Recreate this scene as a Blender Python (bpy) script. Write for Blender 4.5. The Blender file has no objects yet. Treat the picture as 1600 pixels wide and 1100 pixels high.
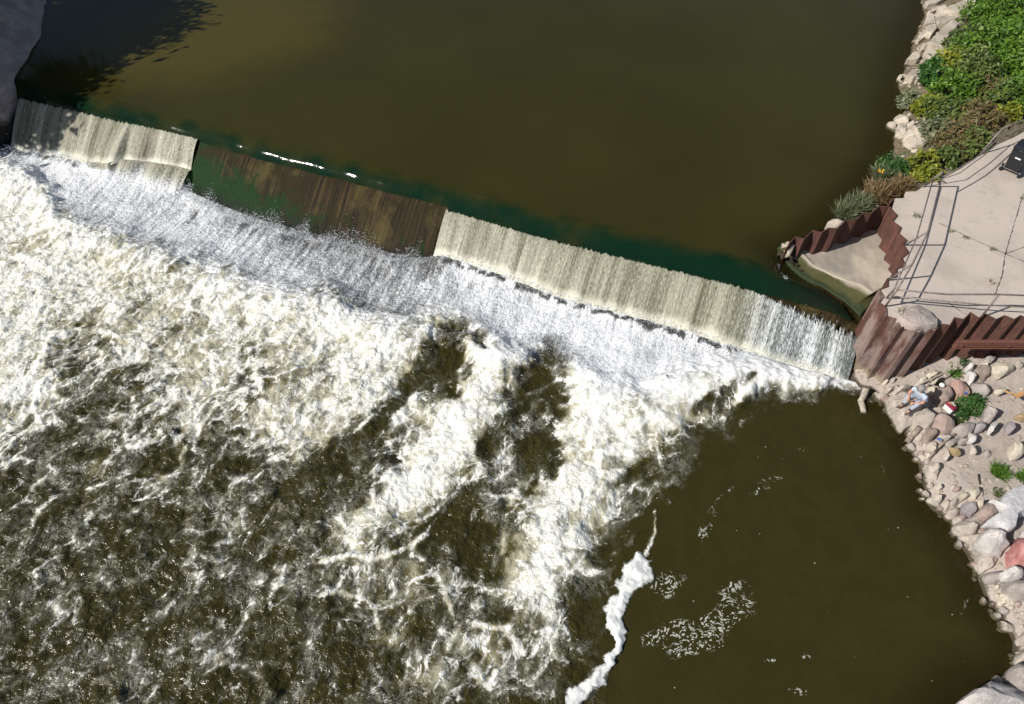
import bpy, bmesh, math, random
import numpy as np
from mathutils import Vector, noise as mnoise
random.seed(7)
# ------------------------------------------------------------------ camera, sky, sun, exposure
S = bpy.context.scene
CAM_H, PITCH, FPX = 17.0, 50.0, 1081.0
cd = bpy.data.cameras.new('camera'); cam = bpy.data.objects.new('camera', cd); S.collection.objects.link(cam)
cam.location = (0, 0, CAM_H); cam.rotation_euler = (math.radians(90 - PITCH), 0, 0)
cd.sensor_width = 36; cd.lens = 36 * FPX / 1600; cd.clip_end = 3000
S.camera = cam
SUN_EL, SUN_ROT = math.radians(37), math.atan2(-.915, -.405)
W = bpy.data.worlds.new('World'); S.world = W; W.use_nodes = True
wn = W.node_tree; bg = wn.nodes['Background']; sky = wn.nodes.new('ShaderNodeTexSky')
sky.sky_type = 'NISHITA'; sky.sun_disc = False; sky.sun_elevation = SUN_EL; sky.sun_rotation = SUN_ROT
wn.links.new(sky.outputs[0], bg.inputs[0]); bg.inputs[1].default_value = 0.062
sd = bpy.data.lights.new('sun', 'SUN'); sun = bpy.data.objects.new('sun', sd); S.collection.objects.link(sun)
sd.energy = 4.5; sd.angle = math.radians(.53); sd.color = (1, .96, .90)
sundir = Vector((math.sin(SUN_ROT) * math.cos(SUN_EL), math.cos(SUN_ROT) * math.cos(SUN_EL), math.sin(SUN_EL)))
sun.rotation_euler = sundir.to_track_quat('Z', 'Y').to_euler(); sun.location = (0, 0, 40)
S.view_settings.view_transform = 'Standard'; S.view_settings.look = 'None'
S.view_settings.exposure = 0.28; S.view_settings.gamma = 1
S.cycles.max_bounces = 6; S.cycles.transparent_max_bounces = 12
S.cycles.sample_clamp_indirect = 4

# ------------------------------------------------------------------ helpers
CP, SP = math.cos(math.radians(PITCH)), math.sin(math.radians(PITCH))
def ray(x, y, z=0.):
    """survey point of the photograph on the level z, as a world point"""
    x = np.asarray(x, float); y = np.asarray(y, float)
    u = x - 800; v = y - 550
    t = (z - CAM_H) / (-SP * FPX - CP * v)
    return u * t, (CP * FPX - SP * v) * t
def P(x, y, z=0.):
    a, b = ray(x, y, z); return Vector((float(a), float(b), z))
def chart(X, Y, Z=0.):
    """inverse of ray: chart coordinates used to look up the surveyed maps"""
    dep = Y * CP - (Z - CAM_H) * SP
    return 800 + FPX * X / dep, 550 - FPX * (Y * SP + (Z - CAM_H) * CP) / dep

def pnoise(x, y, seed=0):
    rng = np.random.RandomState(seed + 11)
    perm = rng.permutation(4096); ang = rng.rand(4096) * 2 * np.pi
    gx, gy = np.cos(ang), np.sin(ang)
    xi = np.floor(x).astype(np.int64); yi = np.floor(y).astype(np.int64)
    xf = x - xi; yf = y - yi
    def h(i, j): return perm[(perm[i & 4095] + j) & 4095]
    def g(i, j, dx, dy):
        k = h(i, j); return gx[k] * dx + gy[k] * dy
    u = xf * xf * xf * (xf * (xf * 6 - 15) + 10); v = yf * yf * yf * (yf * (yf * 6 - 15) + 10)
    a = g(xi, yi, xf, yf); b = g(xi + 1, yi, xf - 1, yf)
    c = g(xi, yi + 1, xf, yf - 1); d = g(xi + 1, yi + 1, xf - 1, yf - 1)
    return ((a + u * (b - a)) + v * ((c + u * (d - c)) - (a + u * (b - a)))) * 1.5
def fbm(x, y, seed=0, o=4, g=.5):
    r = 0; a = 1; n = 0
    for i in range(o):
        r = r + a * pnoise(x * 2 ** i + i * 17.3, y * 2 ** i - i * 9.1, seed + i); n += a; a *= g
    return r / n
def ridged(x, y, seed=0, o=4, g=.6):
    r = 0; a = 1; n = 0
    for i in range(o):
        w = 1 - np.abs(pnoise(x * 2 ** i + i * 7.7, y * 2 ** i + i * 3.1, seed + i)) * 2.0
        r = r + a * np.clip(w, 0, 1) ** 2; n += a; a *= g
    return r / n
def sst(a, b, x):
    t = np.clip((x - a) / (b - a), 0, 1); return t * t * (3 - 2 * t)

def tag(o, label=None, cat=None, group=None, kind=None):
    if label: o['label'] = label
    if cat: o['category'] = cat
    if group: o['group'] = group
    if kind: o['kind'] = kind
    return o
def link(name, me, mat=None, parent=None):
    o = bpy.data.objects.new(name, me); S.collection.objects.link(o)
    if mat is not None and not me.materials: me.materials.append(mat)
    if parent is not None: o.parent = parent; o.matrix_parent_inverse = parent.matrix_world.inverted()
    return o
def mesh(name, verts, faces, mat=None, parent=None, smooth=True):
    me = bpy.data.meshes.new(name); me.from_pydata([tuple(v) for v in verts], [], faces); me.update()
    if smooth: me.polygons.foreach_set('use_smooth', [True] * len(me.polygons))
    return link(name, me, mat, parent)
def empty(name, loc=(0, 0, 0)):
    o = bpy.data.objects.new(name, None); o.location = loc; S.collection.objects.link(o)
    bpy.context.view_layer.update(); return o
def gridmesh(name, X, Y, Z, mat, attrs={}, parent=None, uv=None, keep=None):
    n, m = X.shape
    me = bpy.data.meshes.new(name)
    co = np.stack([X, Y, Z], -1).reshape(-1, 3).astype(np.float32)
    i = np.arange(n - 1)[:, None] * m + np.arange(m - 1)[None, :]
    q = np.stack([i, i + 1, i + m + 1, i + m], -1).reshape(-1, 4)
    if keep is not None: q = q[keep[:-1, :-1].reshape(-1)]
    a, b, c = co[q[0, 0]], co[q[0, 1]], co[q[0, 2]]
    if np.cross(b - a, c - b)[2] < 0: q = q[:, ::-1]
    me.vertices.add(len(co)); me.vertices.foreach_set('co', co.ravel())
    me.loops.add(q.size); me.loops.foreach_set('vertex_index', q.ravel().astype(np.int32))
    me.polygons.add(len(q)); me.polygons.foreach_set('loop_start', np.arange(len(q), dtype=np.int32) * 4)
    me.polygons.foreach_set('loop_total', np.full(len(q), 4, np.int32))
    me.polygons.foreach_set('use_smooth', np.ones(len(q), bool))
    me.update(calc_edges=True)
    for k, v in attrs.items():
        at = me.attributes.new(k, 'FLOAT', 'POINT'); at.data.foreach_set('value', np.asarray(v, np.float32).ravel())
    if uv is not None:
        at = me.attributes.new('uvw', 'FLOAT_VECTOR', 'POINT')
        at.data.foreach_set('vector', np.stack([uv[0], uv[1], uv[0] * 0], -1).astype(np.float32).ravel())
    return link(name, me, mat, parent)

class NT:
    def __init__(s, name):
        s.m = bpy.data.materials.new(name); s.m.use_nodes = True; s.t = s.m.node_tree
        s.b = s.t.nodes['Principled BSDF']; s.out = s.t.nodes['Material Output']
    def n(s, ty, **k):
        x = s.t.nodes.new('ShaderNode' + ty)
        for a, b in k.items(): setattr(x, a, b)
        return x
    def set(s, sock, v):
        if hasattr(v, 'is_linked') or hasattr(v, 'links'): s.t.links.new(v, sock)
        elif isinstance(v, (tuple, list)) and len(v) == 3 and sock.type == 'RGBA': sock.default_value = (*v, 1)
        else: sock.default_value = v
    def obj(s): return s.n('TexCoord').outputs['Object']
    def attr(s, name, vec=False):
        x = s.n('Attribute', attribute_name=name); return x.outputs['Vector' if vec else 'Fac']
    def math(s, op, a, b=0., c=None, clamp=False):
        x = s.n('Math', operation=op, use_clamp=clamp); s.set(x.inputs[0], a); s.set(x.inputs[1], b)
        if c is not None: s.set(x.inputs[2], c)
        return x.outputs[0]
    def noise(s, vec, scale, detail=4, rough=.55, dist=0., out=0, lac=2.0):
        x = s.n('TexNoise'); s.set(x.inputs['Vector'], vec); s.set(x.inputs['Scale'], scale)
        x.inputs['Detail'].default_value = detail; x.inputs['Roughness'].default_value = rough
        x.inputs['Distortion'].default_value = dist; x.inputs['Lacunarity'].default_value = lac
        return x.outputs[out]
    def vor(s, vec, scale, feature='F1', out='Distance', rnd=1.):
        x = s.n('TexVoronoi', feature=feature); s.set(x.inputs['Vector'], vec); s.set(x.inputs['Scale'], scale)
        x.inputs['Randomness'].default_value = rnd
        return x.outputs[out]
    def map(s, vec, scale=(1, 1, 1), rot=(0, 0, 0), loc=(0, 0, 0)):
        x = s.n('Mapping'); s.set(x.inputs['Vector'], vec); x.inputs['Scale'].default_value = scale
        x.inputs['Rotation'].default_value = rot; x.inputs['Location'].default_value = loc
        return x.outputs[0]
    def rng(s, v, a, b, c=0., d=1., smooth=True):
        x = s.n('MapRange'); x.interpolation_type = 'SMOOTHSTEP' if smooth else 'LINEAR'
        s.set(x.inputs[0], v)
        for i, q in enumerate((a, b, c, d)): s.set(x.inputs[i + 1], q)
        return x.outputs[0]
    def mix(s, f, a, b):
        x = s.n('Mix', data_type='RGBA'); s.set(x.inputs[0], f); s.set(x.inputs[6], a); s.set(x.inputs[7], b)
        return x.outputs[2]
    def bump(s, h, strength=.5, dist=.02, normal=None):
        x = s.n('Bump'); s.set(x.inputs['Height'], h); s.set(x.inputs['Strength'], strength); x.inputs['Distance'].default_value = dist
        if normal is not None: s.t.links.new(normal, x.inputs['Normal'])
        s.t.links.new(x.outputs[0], s.b.inputs['Normal']); return x.outputs[0]
    def p(s, **k):
        for a, b in k.items(): s.set(s.b.inputs[a.replace('_', ' ')], b)
        return s
    def alpha(s, a):
        tr = s.n('BsdfTransparent'); mx = s.n('MixShader'); s.set(mx.inputs[0], a)
        s.t.links.new(tr.outputs[0], mx.inputs[1]); s.t.links.new(s.b.outputs[0], mx.inputs[2])
        s.t.links.new(mx.outputs[0], s.out.inputs['Surface']); return tr
def simple(name, col, rough=.6, metal=0., var=.25, scale=12, bump=.3, bd=.01):
    t = NT(name); o = t.obj(); n = t.noise(o, scale, 6, .65)
    f = t.rng(n, .3, .7)
    t.p(Base_Color=t.mix(f, tuple(c * (1 - var) for c in col), tuple(min(1, c * (1 + var)) for c in col)), Roughness=rough, Metallic=metal)
    if bump: t.bump(n, bump, bd)
    return t.m

# ------------------------------------------------------------------ frame of the dam crest: s along, d downstream
A0 = np.array(ray(20, 152, 1.7)).ravel(); B0 = np.array(ray(1350, 492, 1.7)).ravel()
LC = np.linalg.norm(B0 - A0); DU = (B0 - A0) / LC; DN = np.array([DU[1], -DU[0]])
def sd2xy(s, d): return A0[0] + DU[0] * s + DN[0] * d, A0[1] + DU[1] * s + DN[1] * d
def xy2sd(x, y): return (x - A0[0]) * DU[0] + (y - A0[1]) * DU[1], (x - A0[0]) * DN[0] + (y - A0[1]) * DN[1]
ZU = 1.75
foot = [(33,235,.15),(82,237,.3),(123,250,.35),(169,254,.6),(188,247,.6),(237,252,.6),(276,257,.6),(291,300,0.),(330,318,0),(400,345,0),(500,370,0),(600,396,0),
        (650,406,0),(672,400,.1),(692,396,.35),(769,420,.4),(873,461,.3),(987,491,.3),(1060,510,.3),(1120,530,.25),(1200,560,.1),(1260,580,0),(1330,600,0)]
fs, fd, fz = [], [], []
for x, y, z in foot:
    X, Y = ray(x, y, z); s_, d_ = xy2sd(X, Y); fs.append(float(s_)); fd.append(float(d_)); fz.append(z)
o_ = np.argsort(fs); fs = np.array(fs)[o_]; fd = np.clip(np.array(fd)[o_], .26, 2.); fz = np.array(fz)[o_]
def footd(s): return np.interp(s, fs, fd)
def footz(s): return np.interp(s, fs, fz)
def lfoot(s): return np.interp(s, fs[:7], fd[:7]), np.interp(s, fs[:7], fz[:7])
SB0, SB1 = 8.75, 19.72   # bare (unaerated) part of the crest

# ------------------------------------------------------------------ water materials
DARK = (.0315, .0280, .0070)
def m_river():
    t = NT('river_water_upstream'); o = t.obj()
    n1 = t.noise(o, .12, 3); n2 = t.noise(o, 1.1, 5)
    base = t.mix(t.rng(n1, .35, .7), (.0305, .0280, .0075), (.037, .034, .0090))
    base = t.mix(t.rng(t.math('ADD', t.attr('tan'), t.math('MULTIPLY', t.math('SUBTRACT', n2, .5), .4)), .2, .9), base, (.062, .051, .011))
    g = t.rng(t.math('ADD', t.attr('green'), t.math('MULTIPLY', t.math('SUBTRACT', n2, .5), .9)), .25, .85)
    base = t.mix(g, base, (.0035, .017, .0085))
    base = t.mix(t.attr('peat'), base, (.014, .014, .008))
    v = t.map(o, (30, 30, 30)); sp = t.vor(o, 2.2)
    base = t.mix(t.math('MULTIPLY', t.rng(sp, .028, .010), t.rng(t.noise(o, .5, 2), .5, .6)), base, (.4, .4, .34))
    fo = t.math('ADD', t.attr('foam'), t.math('MULTIPLY', t.math('SUBTRACT', t.noise(o, 14, 6, .8), .5), 1.6))
    base = t.mix(t.rng(fo, .55, .8), base, (.8, .84, .84))
    t.p(Base_Color=base, Roughness=.07, IOR=1.33); t.b.inputs['Specular IOR Level'].default_value = .10
    t.bump(t.noise(o, 3.5, 4, .5), t.math('ADD', t.math('MULTIPLY', t.attr('green'), .1), .04), .04)
    t.alpha(t.math('SUBTRACT', 1., t.attr('shallow'))).inputs[0].default_value = (.55, .42, .25, 1)
    return t.m
def m_foamwater():
    t = NT('churned_water'); o = t.obj(); fl = t.attr('uvw', True)
    F = t.attr('foam'); M = t.attr('milk'); K = t.attr('speckle')
    fine = t.noise(fl, 9, 8, .68, 1.2)
    # lace: ridges of distorted noise
    l1 = t.math('SUBTRACT', 1., t.math('MULTIPLY', t.math('ABSOLUTE', t.math('SUBTRACT', t.noise(fl, 2.6, 7, .62, 1.0), .5)), 7.))
    l2 = t.math('SUBTRACT', 1., t.math('MULTIPLY', t.math('ABSOLUTE', t.math('SUBTRACT', t.noise(fl, 6.5, 6, .65, .8), .5)), 7.))
    lace = t.math('MAXIMUM', l1, t.math('MULTIPLY', l2, .8))
    # streaky spray grain running down the apron
    ang = math.atan2(DN[1], DN[0])
    sg = t.noise(t.map(o, (1, 1, 1), (0, 0, -ang)), 1, 1)
    mp = t.map(t.map(o, (1, 1, 1), (0, 0, -ang - .12)), (7, 17, 1))
    grain = t.noise(mp, 1.3, 6, .8)
    streak = t.noise(t.map(t.map(o, (1, 1, 1), (0, 0, -ang - .12)), (.9, 5.5, 1)), 1., 3, .5)
    gr = t.math('ADD', t.math('MULTIPLY', t.math('SUBTRACT', grain, .5), 3.2), t.math('MULTIPLY', t.math('SUBTRACT', streak, .5), 1.3))
    wv = t.n('VectorMath', operation='ADD'); nz = t.n('TexNoise'); t.set(nz.inputs['Vector'], fl); nz.inputs['Scale'].default_value = 3.2; nz.inputs['Detail'].default_value = 4
    sc_ = t.n('VectorMath', operation='SCALE'); t.set(sc_.inputs[0], nz.outputs['Color']); sc_.inputs['Scale'].default_value = .55
    t.set(wv.inputs[0], fl); t.set(wv.inputs[1], sc_.outputs[0])
    f1 = t.rng(t.vor(wv.outputs[0], 1.9, 'DISTANCE_TO_EDGE'), .16, .0); f2 = t.rng(t.vor(wv.outputs[0], 4.6, 'DISTANCE_TO_EDGE'), .17, .0)
    fil = t.math('ADD', t.math('MULTIPLY', f1, .42), t.math('MULTIPLY', f2, .26))
    tx = t.math('ADD', t.math('MULTIPLY', t.math('SUBTRACT', fine, .5), 1.35), t.math('MULTIPLY', t.math('SUBTRACT', lace, .35), .38))
    tx = t.math('ADD', tx, t.math('MULTIPLY', t.math('SUBTRACT', fil, .20), t.rng(F, .0, .5, .35, 1.))); tx = t.math('MULTIPLY', tx, t.rng(F, .7, 1.2, 1., .6))
    mxn = t.n('Mix', data_type='FLOAT'); t.set(mxn.inputs[0], K); t.set(mxn.inputs[2], tx); t.set(mxn.inputs[3], gr)
    v = t.math('ADD', F, mxn.outputs[0])
    amp = t.rng(F, .6, 1.15, 1., .42)
    lown = t.math('MULTIPLY', t.math('SUBTRACT', t.noise(wv.outputs[0], 2.4, 7, .66), .5), 1.5)
    sm = t.n('Mix', data_type='FLOAT'); t.set(sm.inputs[0], K); t.set(sm.inputs[2], t.math('ADD', F, lown)); t.set(sm.inputs[3], v)
    soft = t.rng(sm.outputs[0], .07, .95, 0, 1)
    th = t.math('SUBTRACT', 1., t.math('MULTIPLY', t.math('ABSOLUTE', t.math('SUBTRACT', t.noise(wv.outputs[0], 5.5, 5, .7, 1.6), .5)), 20.), clamp=True)
    th = t.math('MULTIPLY', t.math('MULTIPLY', th, t.rng(t.noise(fl, 1.3, 3), .42, .66)), t.math('MULTIPLY', t.rng(F, -.12, .12), .42))
    det = t.math('ADD', t.math('MULTIPLY', t.math('MULTIPLY', t.math('SUBTRACT', t.noise(fl, 15, 5, .62, .9), .5), .8), amp), t.math('MULTIPLY', t.math('SUBTRACT', l2, .3), .16))
    crisp = t.math('MULTIPLY', t.rng(t.math('ADD', v, det), .60, 1.24, 0, 1), t.rng(F, .0, .45, .88, 1.))
    mk = t.math('ADD', M, t.math('MULTIPLY', t.math('SUBTRACT', t.noise(fl, 1.6, 5, .6), .5), .7))
    base = t.mix(t.rng(mk, .12, .6), DARK, (.085, .074, .020))
    base = t.mix(t.rng(mk, .45, 1.0), base, (.50, .47, .33))
    base = t.mix(t.rng(t.noise(wv.outputs[0], .8, 5, .6, 1.5), .42, .62, 0, .45), base, (.040, .035, .009))
    base = t.mix(t.math('MULTIPLY', K, .85), base, (.060, .060, .062))
    cool = t.attr('cool')
    base = t.mix(t.math('MULTIPLY', soft, .82), base, t.mix(t.rng(F, .35, .85), t.mix(cool, (.26, .25, .18), (.40, .415, .43)), t.mix(cool, (.66, .64, .54), (.60, .62, .64))))
    base = t.mix(th, base, (.50, .50, .45))
    base = t.mix(crisp, base, t.mix(cool, (.82, .81, .735), (.86, .87, .88)))
    white = t.math('MAXIMUM', t.math('MULTIPLY', soft, .6), crisp)
    # loose flecks of froth, with pool ripple sheen painted as pale arcs
    flk = t.vor(t.map(wv.outputs[0], (1, 1.8, 1), (0, 0, .5)), 10.5, out='Distance'); fn = t.noise(fl, 6, 4)
    ff = t.math('MULTIPLY', t.rng(t.math('ADD', flk, t.math('MULTIPLY', fn, .5)), .66, .58), t.rng(t.math('ADD', t.attr('fleck_ripple'), t.math('MULTIPLY', t.math('SUBTRACT', t.noise(fl, 1.3, 3), .5), 1.3)), .45, .62))
    base = t.mix(ff, base, (.42, .42, .36))
    spk = t.vor(o, 3.0); sp2 = t.math('MULTIPLY', t.rng(spk, .07, .035), t.rng(t.noise(o, .9, 3), .5, .62))
    base = t.mix(sp2, base, (.42, .42, .34))
    wf = t.math('MAXIMUM', white, ff); ch0 = t.attr('chop')
    t.p(Base_Color=base, Roughness=t.rng(wf, 0, .6, t.rng(ch0, 0, 1, .08, .20), .75), IOR=1.33)
    t.set(t.b.inputs['Specular IOR Level'], t.rng(wf, 0, 1, .38, .15))
    ch = t.attr('chop')
    b1 = t.math('ADD', t.math('MULTIPLY', t.math('MULTIPLY', t.noise(o, 6.5, 3, .5, .6), ch), 1.0), t.math('MULTIPLY', white, .12))
    t.bump(b1, .8, .09)
    t.alpha(t.math('SUBTRACT', 1., t.attr('shallow'))).inputs[0].default_value = (.5, .4, .25, 1)
    return t.m
def m_fall(veil=False):
    t = NT('falling_veil' if veil else 'falling_water'); u = t.attr('uvw', True); o = t.obj()
    st = t.noise(t.map(u, (17, .7, 1)), 1., 6, .75)
    big = t.noise(t.map(u, (1.6, .3, 1)), 1., 4, .6)
    gr = t.noise(t.map(u, (34, 14, 1)), 1., 5, .8)
    sep = t.n('SeparateXYZ'); t.set(sep.inputs[0], u); sx, sy = sep.outputs[0], sep.outputs[1]
    v = t.math('ADD', t.math('MULTIPLY', t.math('SUBTRACT', st, .5), 1.5), t.math('MULTIPLY', t.math('SUBTRACT', gr, .5), 2.9))
    v = t.math('ADD', v, t.math('MULTIPLY', t.math('SUBTRACT', big, .5), 2.1))
    v = t.math('ADD', v, t.math('MULTIPLY', t.rng(sx, 29.3, 33, 0, 1), .02))
    base = t.mix(t.rng(v, -.45, .45), (.10, .093, .055), (.38, .37, .285))
    base = t.mix(t.rng(v, .3, 1.15), base, (.76, .76, .68))
    base = t.mix(t.rng(sx, 29.8, 32, 0, .9), base, t.mix(t.rng(v, -.35, .6), (.07, .085, .08), (.80, .83, .84)))
    jag = t.math('ADD', t.math('MULTIPLY', t.noise(t.map(u, (5.5, 0, 1)), 1., 5, .75), .26), .0)
    n2 = t.noise(t.map(u, (9, 5, 1)), 1., 6, .8)
    top = t.math('SUBTRACT', t.math('SUBTRACT', sy, jag), t.math('MULTIPLY', t.rng(sx, 30.2, 33., 0, 1), t.math('MULTIPLY', t.rng(n2, .3, .62), .24)))
    if veil:
        a = t.rng(t.math('ADD', v, t.math('MULTIPLY', t.math('SUBTRACT', .5, sy), .3)), -.25, .1)
        base = t.mix(t.rng(sy, .3, 1), base, (.8, .82, .82))
    else:
        base = t.mix(t.math('MULTIPLY', t.rng(t.math('ADD', sy, t.math('MULTIPLY', t.math('SUBTRACT', big, .5), .30)), .80, 1.0), .75), base, (.76, .74, .61))
        a = t.math('MULTIPLY', t.rng(top, -.01, .02), t.rng(t.math('ADD', t.math('MULTIPLY', v, .5), t.math('MULTIPLY', t.rng(sx, 31, 33.6, 0, 1, False), -.25)), -.75, -.45))
    t.p(Base_Color=base, Roughness=.5, IOR=1.33); t.bump(t.math('ADD', st, gr), .12, .02)
    t.alpha(a)
    return t.m
def m_dam():
    t = NT('algae_covered_concrete'); u = t.attr('uvw', True)
    sep = t.n('SeparateXYZ'); t.set(sep.inputs[0], u); sx, sy = sep.outputs[0], sep.outputs[1]
    st = t.noise(t.map(u, (9, .9, 1)), 1., 5, .7); pt = t.noise(t.map(u, (.9, 2.2, 1)), 1., 5, .65); gr = t.noise(t.map(u, (26, 16, 1)), 1., 5, .8)
    base = t.mix(t.rng(st, .38, .72), (.011, .008, .004), (.066, .042, .015))
    base = t.mix(t.math('MULTIPLY', t.rng(t.noise(t.map(u, (.7, 1.1, 1)), 1., 5, .65), .5, .62), .8), base, t.mix(st, (.018, .013, .004), (.12, .092, .028)))
    base = t.mix(t.rng(pt, .47, .62), base, t.mix(gr, (.007, .005, .002), (.034, .026, .005)))
    gm = t.math('ADD', t.rng(sx, 9, 16, .95, .08, False), t.math('MULTIPLY', t.math('SUBTRACT', t.noise(t.map(u, (1.5, 3.5, 1)), 1., 7, .75), .5), 2.6))
    gm = t.math('ADD', gm, t.rng(sy, .15, .6, -.5, .15, False))
    base = t.mix(t.rng(gm, .22, .66), base, t.mix(t.rng(gr, .35, .7), (.004, .016, .003), (.009, .045, .006)))
    low = t.rng(t.math('ADD', sy, t.math('MULTIPLY', t.math('SUBTRACT', pt, .5), .4)), .62, .95)
    base = t.mix(low, base, (.012, .010, .012))
    sp = t.rng(t.math('ADD', t.noise(t.map(u, (30, 22, 1)), 1., 4, .8), t.math('MULTIPLY', t.rng(t.math('ADD', sy, t.math('MULTIPLY', t.math('SUBTRACT', t.noise(t.map(u, (2.2, .8, 1)), 1., 4), .5), .5)), .55, 1.0), .24)), .74, .80)
    base = t.mix(sp, base, (.45, .47, .47))
    t.p(Base_Color=base, Roughness=.5, Coat_Weight=.0)
    t.b.inputs['Specular IOR Level'].default_value = .08; t.bump(t.math('ADD', st, gr), .7, .03)
    return t.m

# ------------------------------------------------------------------ river above the dam
SHU = [(1232,388),(1262,372),(1300,350),(1325,325),(1355,290),(1395,245),(1397,200),(1416,168),(1402,132),(1420,95),(1428,60),(1445,25),(1438,0),(1455,-60),(1470,-200)]
SHU = np.array([np.array(ray(x, y, ZU)).ravel() for x, y in SHU])
SHD = [(1335,585),(1345,602),(1372,612),(1386,632),(1402,655),(1418,678),(1424,700),(1438,722),(1448,765),(1458,792),(1490,815),(1505,850),(1528,890),(1545,940),(1566,962),(1588,1000),(1592,1035),(1580,1058),(1505,1100),(1420,1180),(1380,1300)]
SHD = np.array([np.array(ray(x, y, 0)).ravel() for x, y in SHD])
def pdist(X, Y, L):
    best = np.full(X.shape, 1e9)
    for a, b in zip(L[:-1], L[1:]):
        e = b - a; t = np.clip(((X - a[0]) * e[0] + (Y - a[1]) * e[1]) / (e @ e), 0, 1)
        best = np.minimum(best, np.hypot(X - a[0] - t * e[0], Y - a[1] - t * e[1]))
    return best
def inpoly(X, Y, poly):
    r = np.zeros(X.shape, bool); n = len(poly)
    for i in range(n):
        x1, y1 = poly[i]; x2, y2 = poly[(i + 1) % n]
        if y1 == y2: continue
        c = ((y1 > Y) != (y2 > Y)) & (X < (x2 - x1) * (Y - y1) / (y2 - y1) + x1); r ^= c
    return r
def gauss(px, py, x, y, rx, ry, rot=0):
    c, s = math.cos(rot), math.sin(rot); a = (px - x) * c + (py - y) * s; b = -(px - x) * s + (py - y) * c
    return np.exp(-((a / rx) ** 2 + (b / ry) ** 2))

def off(s): return np.interp(s, [0, 8.7, 12, 19.7, 23, 28, 34], [-.02, -.12, 0, .0, .16, .08, .0])
def prof(d): return -.4 * (np.clip(d + 1.15, 0, 3) / .6) ** 2
NOSE = [(1214,388,1.62),(1230,408,1.34),(1252,428,1.18),(1285,446,1.08),(1322,470,.98),(1345,492,.78),(1358,502,.70)]
_nl = np.array([tuple(P(*q)) for q in NOSE])
def nosez(X, Y, z0):
    best = np.full(np.shape(X), 1e9); zt = np.zeros(np.shape(X))
    for a, b in zip(_nl[:-1], _nl[1:]):
        e = b - a; u = np.clip(((X - a[0]) * e[0] + (Y - a[1]) * e[1]) / (e[0] ** 2 + e[1] ** 2), 0, 1)
        dd = np.hypot(X - a[0] - u * e[0], Y - a[1] - u * e[1]); m = dd < best
        best = np.where(m, dd, best); zt = np.where(m, a[2] + u * e[2], zt)
    w = np.exp(-(best / .95) ** 2)
    return np.where(zt < z0, z0 + (zt - z0) * w, z0)
sv = np.concatenate([np.linspace(-120, -12, 12), np.arange(-11.5, LC + 9, .14), np.linspace(LC + 10, LC + 90, 12)])
dv = np.concatenate([-np.linspace(9, 1, 20)[:12] ** 2.2, -np.arange(0, 6., .18)[::-1] - 2.6, -np.arange(0, 2.6, .06)[::-1], np.array([.03])])
dv = dv[dv < -.47]; dv = np.append(dv, [-.46, -.42])
dv = np.unique(np.round(dv, 4))
s, d = np.meshgrid(sv, dv); X, Y = sd2xy(s, d + off(s) * sst(-5, -1.2, d))
px, py = chart(X, Y, ZU)
bare = sst(SB0 - .1, SB0 + .1, s) * (1 - sst(SB1 - .05, SB1 + .05, s))
Z = ZU + prof(d) + .034 * pnoise(s * 1.1, d * .7, 3) * sst(-1.5, -.6, d) + .010 * pnoise(s * 4.3, d * 1.2, 5) * sst(-1.0, -.5, d)
Z = nosez(X, Y, Z)
green = np.exp(-((d + .55) / .75) ** 2) * (.72 + .2 * sst(22, 30, s))
peat = .6 * gauss(px, py, 1300, 462, 80, 28, .45)
tan = gauss(px, py, 240, 90, 260, 100) + .8 * gauss(px, py, 480, 30, 260, 60) - .3
foamU = .75 * gauss(px, py, 1219, 402, 5, 14, -.2) + .6 * gauss(px, py, 1232, 424, 14, 12) + .5 * gauss(px, py, 1195, 448, 40, 10, .3) + .5 * gauss(px, py, 1280, 466, 60, 14, .35)
dist = pdist(X, Y, SHU)
shal = .6 * np.exp(-(dist / .9) ** 2) * (s > 30)
shal = shal * (1 - sst(-1.5, -.5, d))
cut = inpoly(px, py, [(1216,386),(1236,402),(1275,424),(1320,448),(1356,482),(1430,480),(1430,300),(1380,318),(1232,374)])
ru = gridmesh('river_water', X, Y, Z, m_river(), dict(green=green, peat=peat, tan=tan, foam=foamU, shallow=shal), keep=~(cut | ((X > 10.75) & (Y < 17)) | ((X > 14) & (Y < 20))))
tag(ru, kind='structure')

# ------------------------------------------------------------------ the dam wall
sv = np.arange(-1.2, LC + .8, .08); tv = np.linspace(0, 1, 40)
s, v = np.meshgrid(sv, tv)
isb = sst(SB0 - 1.6, SB0 - .5, s) * (1 - sst(SB1, SB1 + .1, s))
fdd = footd(np.clip(s, SB0 + .2, SB1 - .6)) + .25
depth = isb * fdd + (1 - isb) * .22
vv = np.clip((v - .2) / .8, 0, 1)
dt = -.56 + off(s)
d = np.where(v < .2, -1.6 + (1.6 + dt) * v / .2, dt + (depth - dt) * vv)
zl = ZU - .40
z = np.where(v < .2, zl - .02 - .25 * (1 - v / .2) , zl - .02 + (-.45 - zl) * (vv * .8 + .2 * vv ** 2))
z = z + .02 * fbm(s * 1.5, vv * 4, 9) 
z = np.minimum(z, nosez(*sd2xy(s, d), z) - .0) - .06 * sst(30.5, 33, s)
X, Y = sd2xy(s, d)
dam = gridmesh('dam_wall', X, Y, z, m_dam(), uv=(s, vv))
tag(dam, 'algae-stained concrete dam wall with dark green and brown film of water down its bare middle', 'dam')
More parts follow.
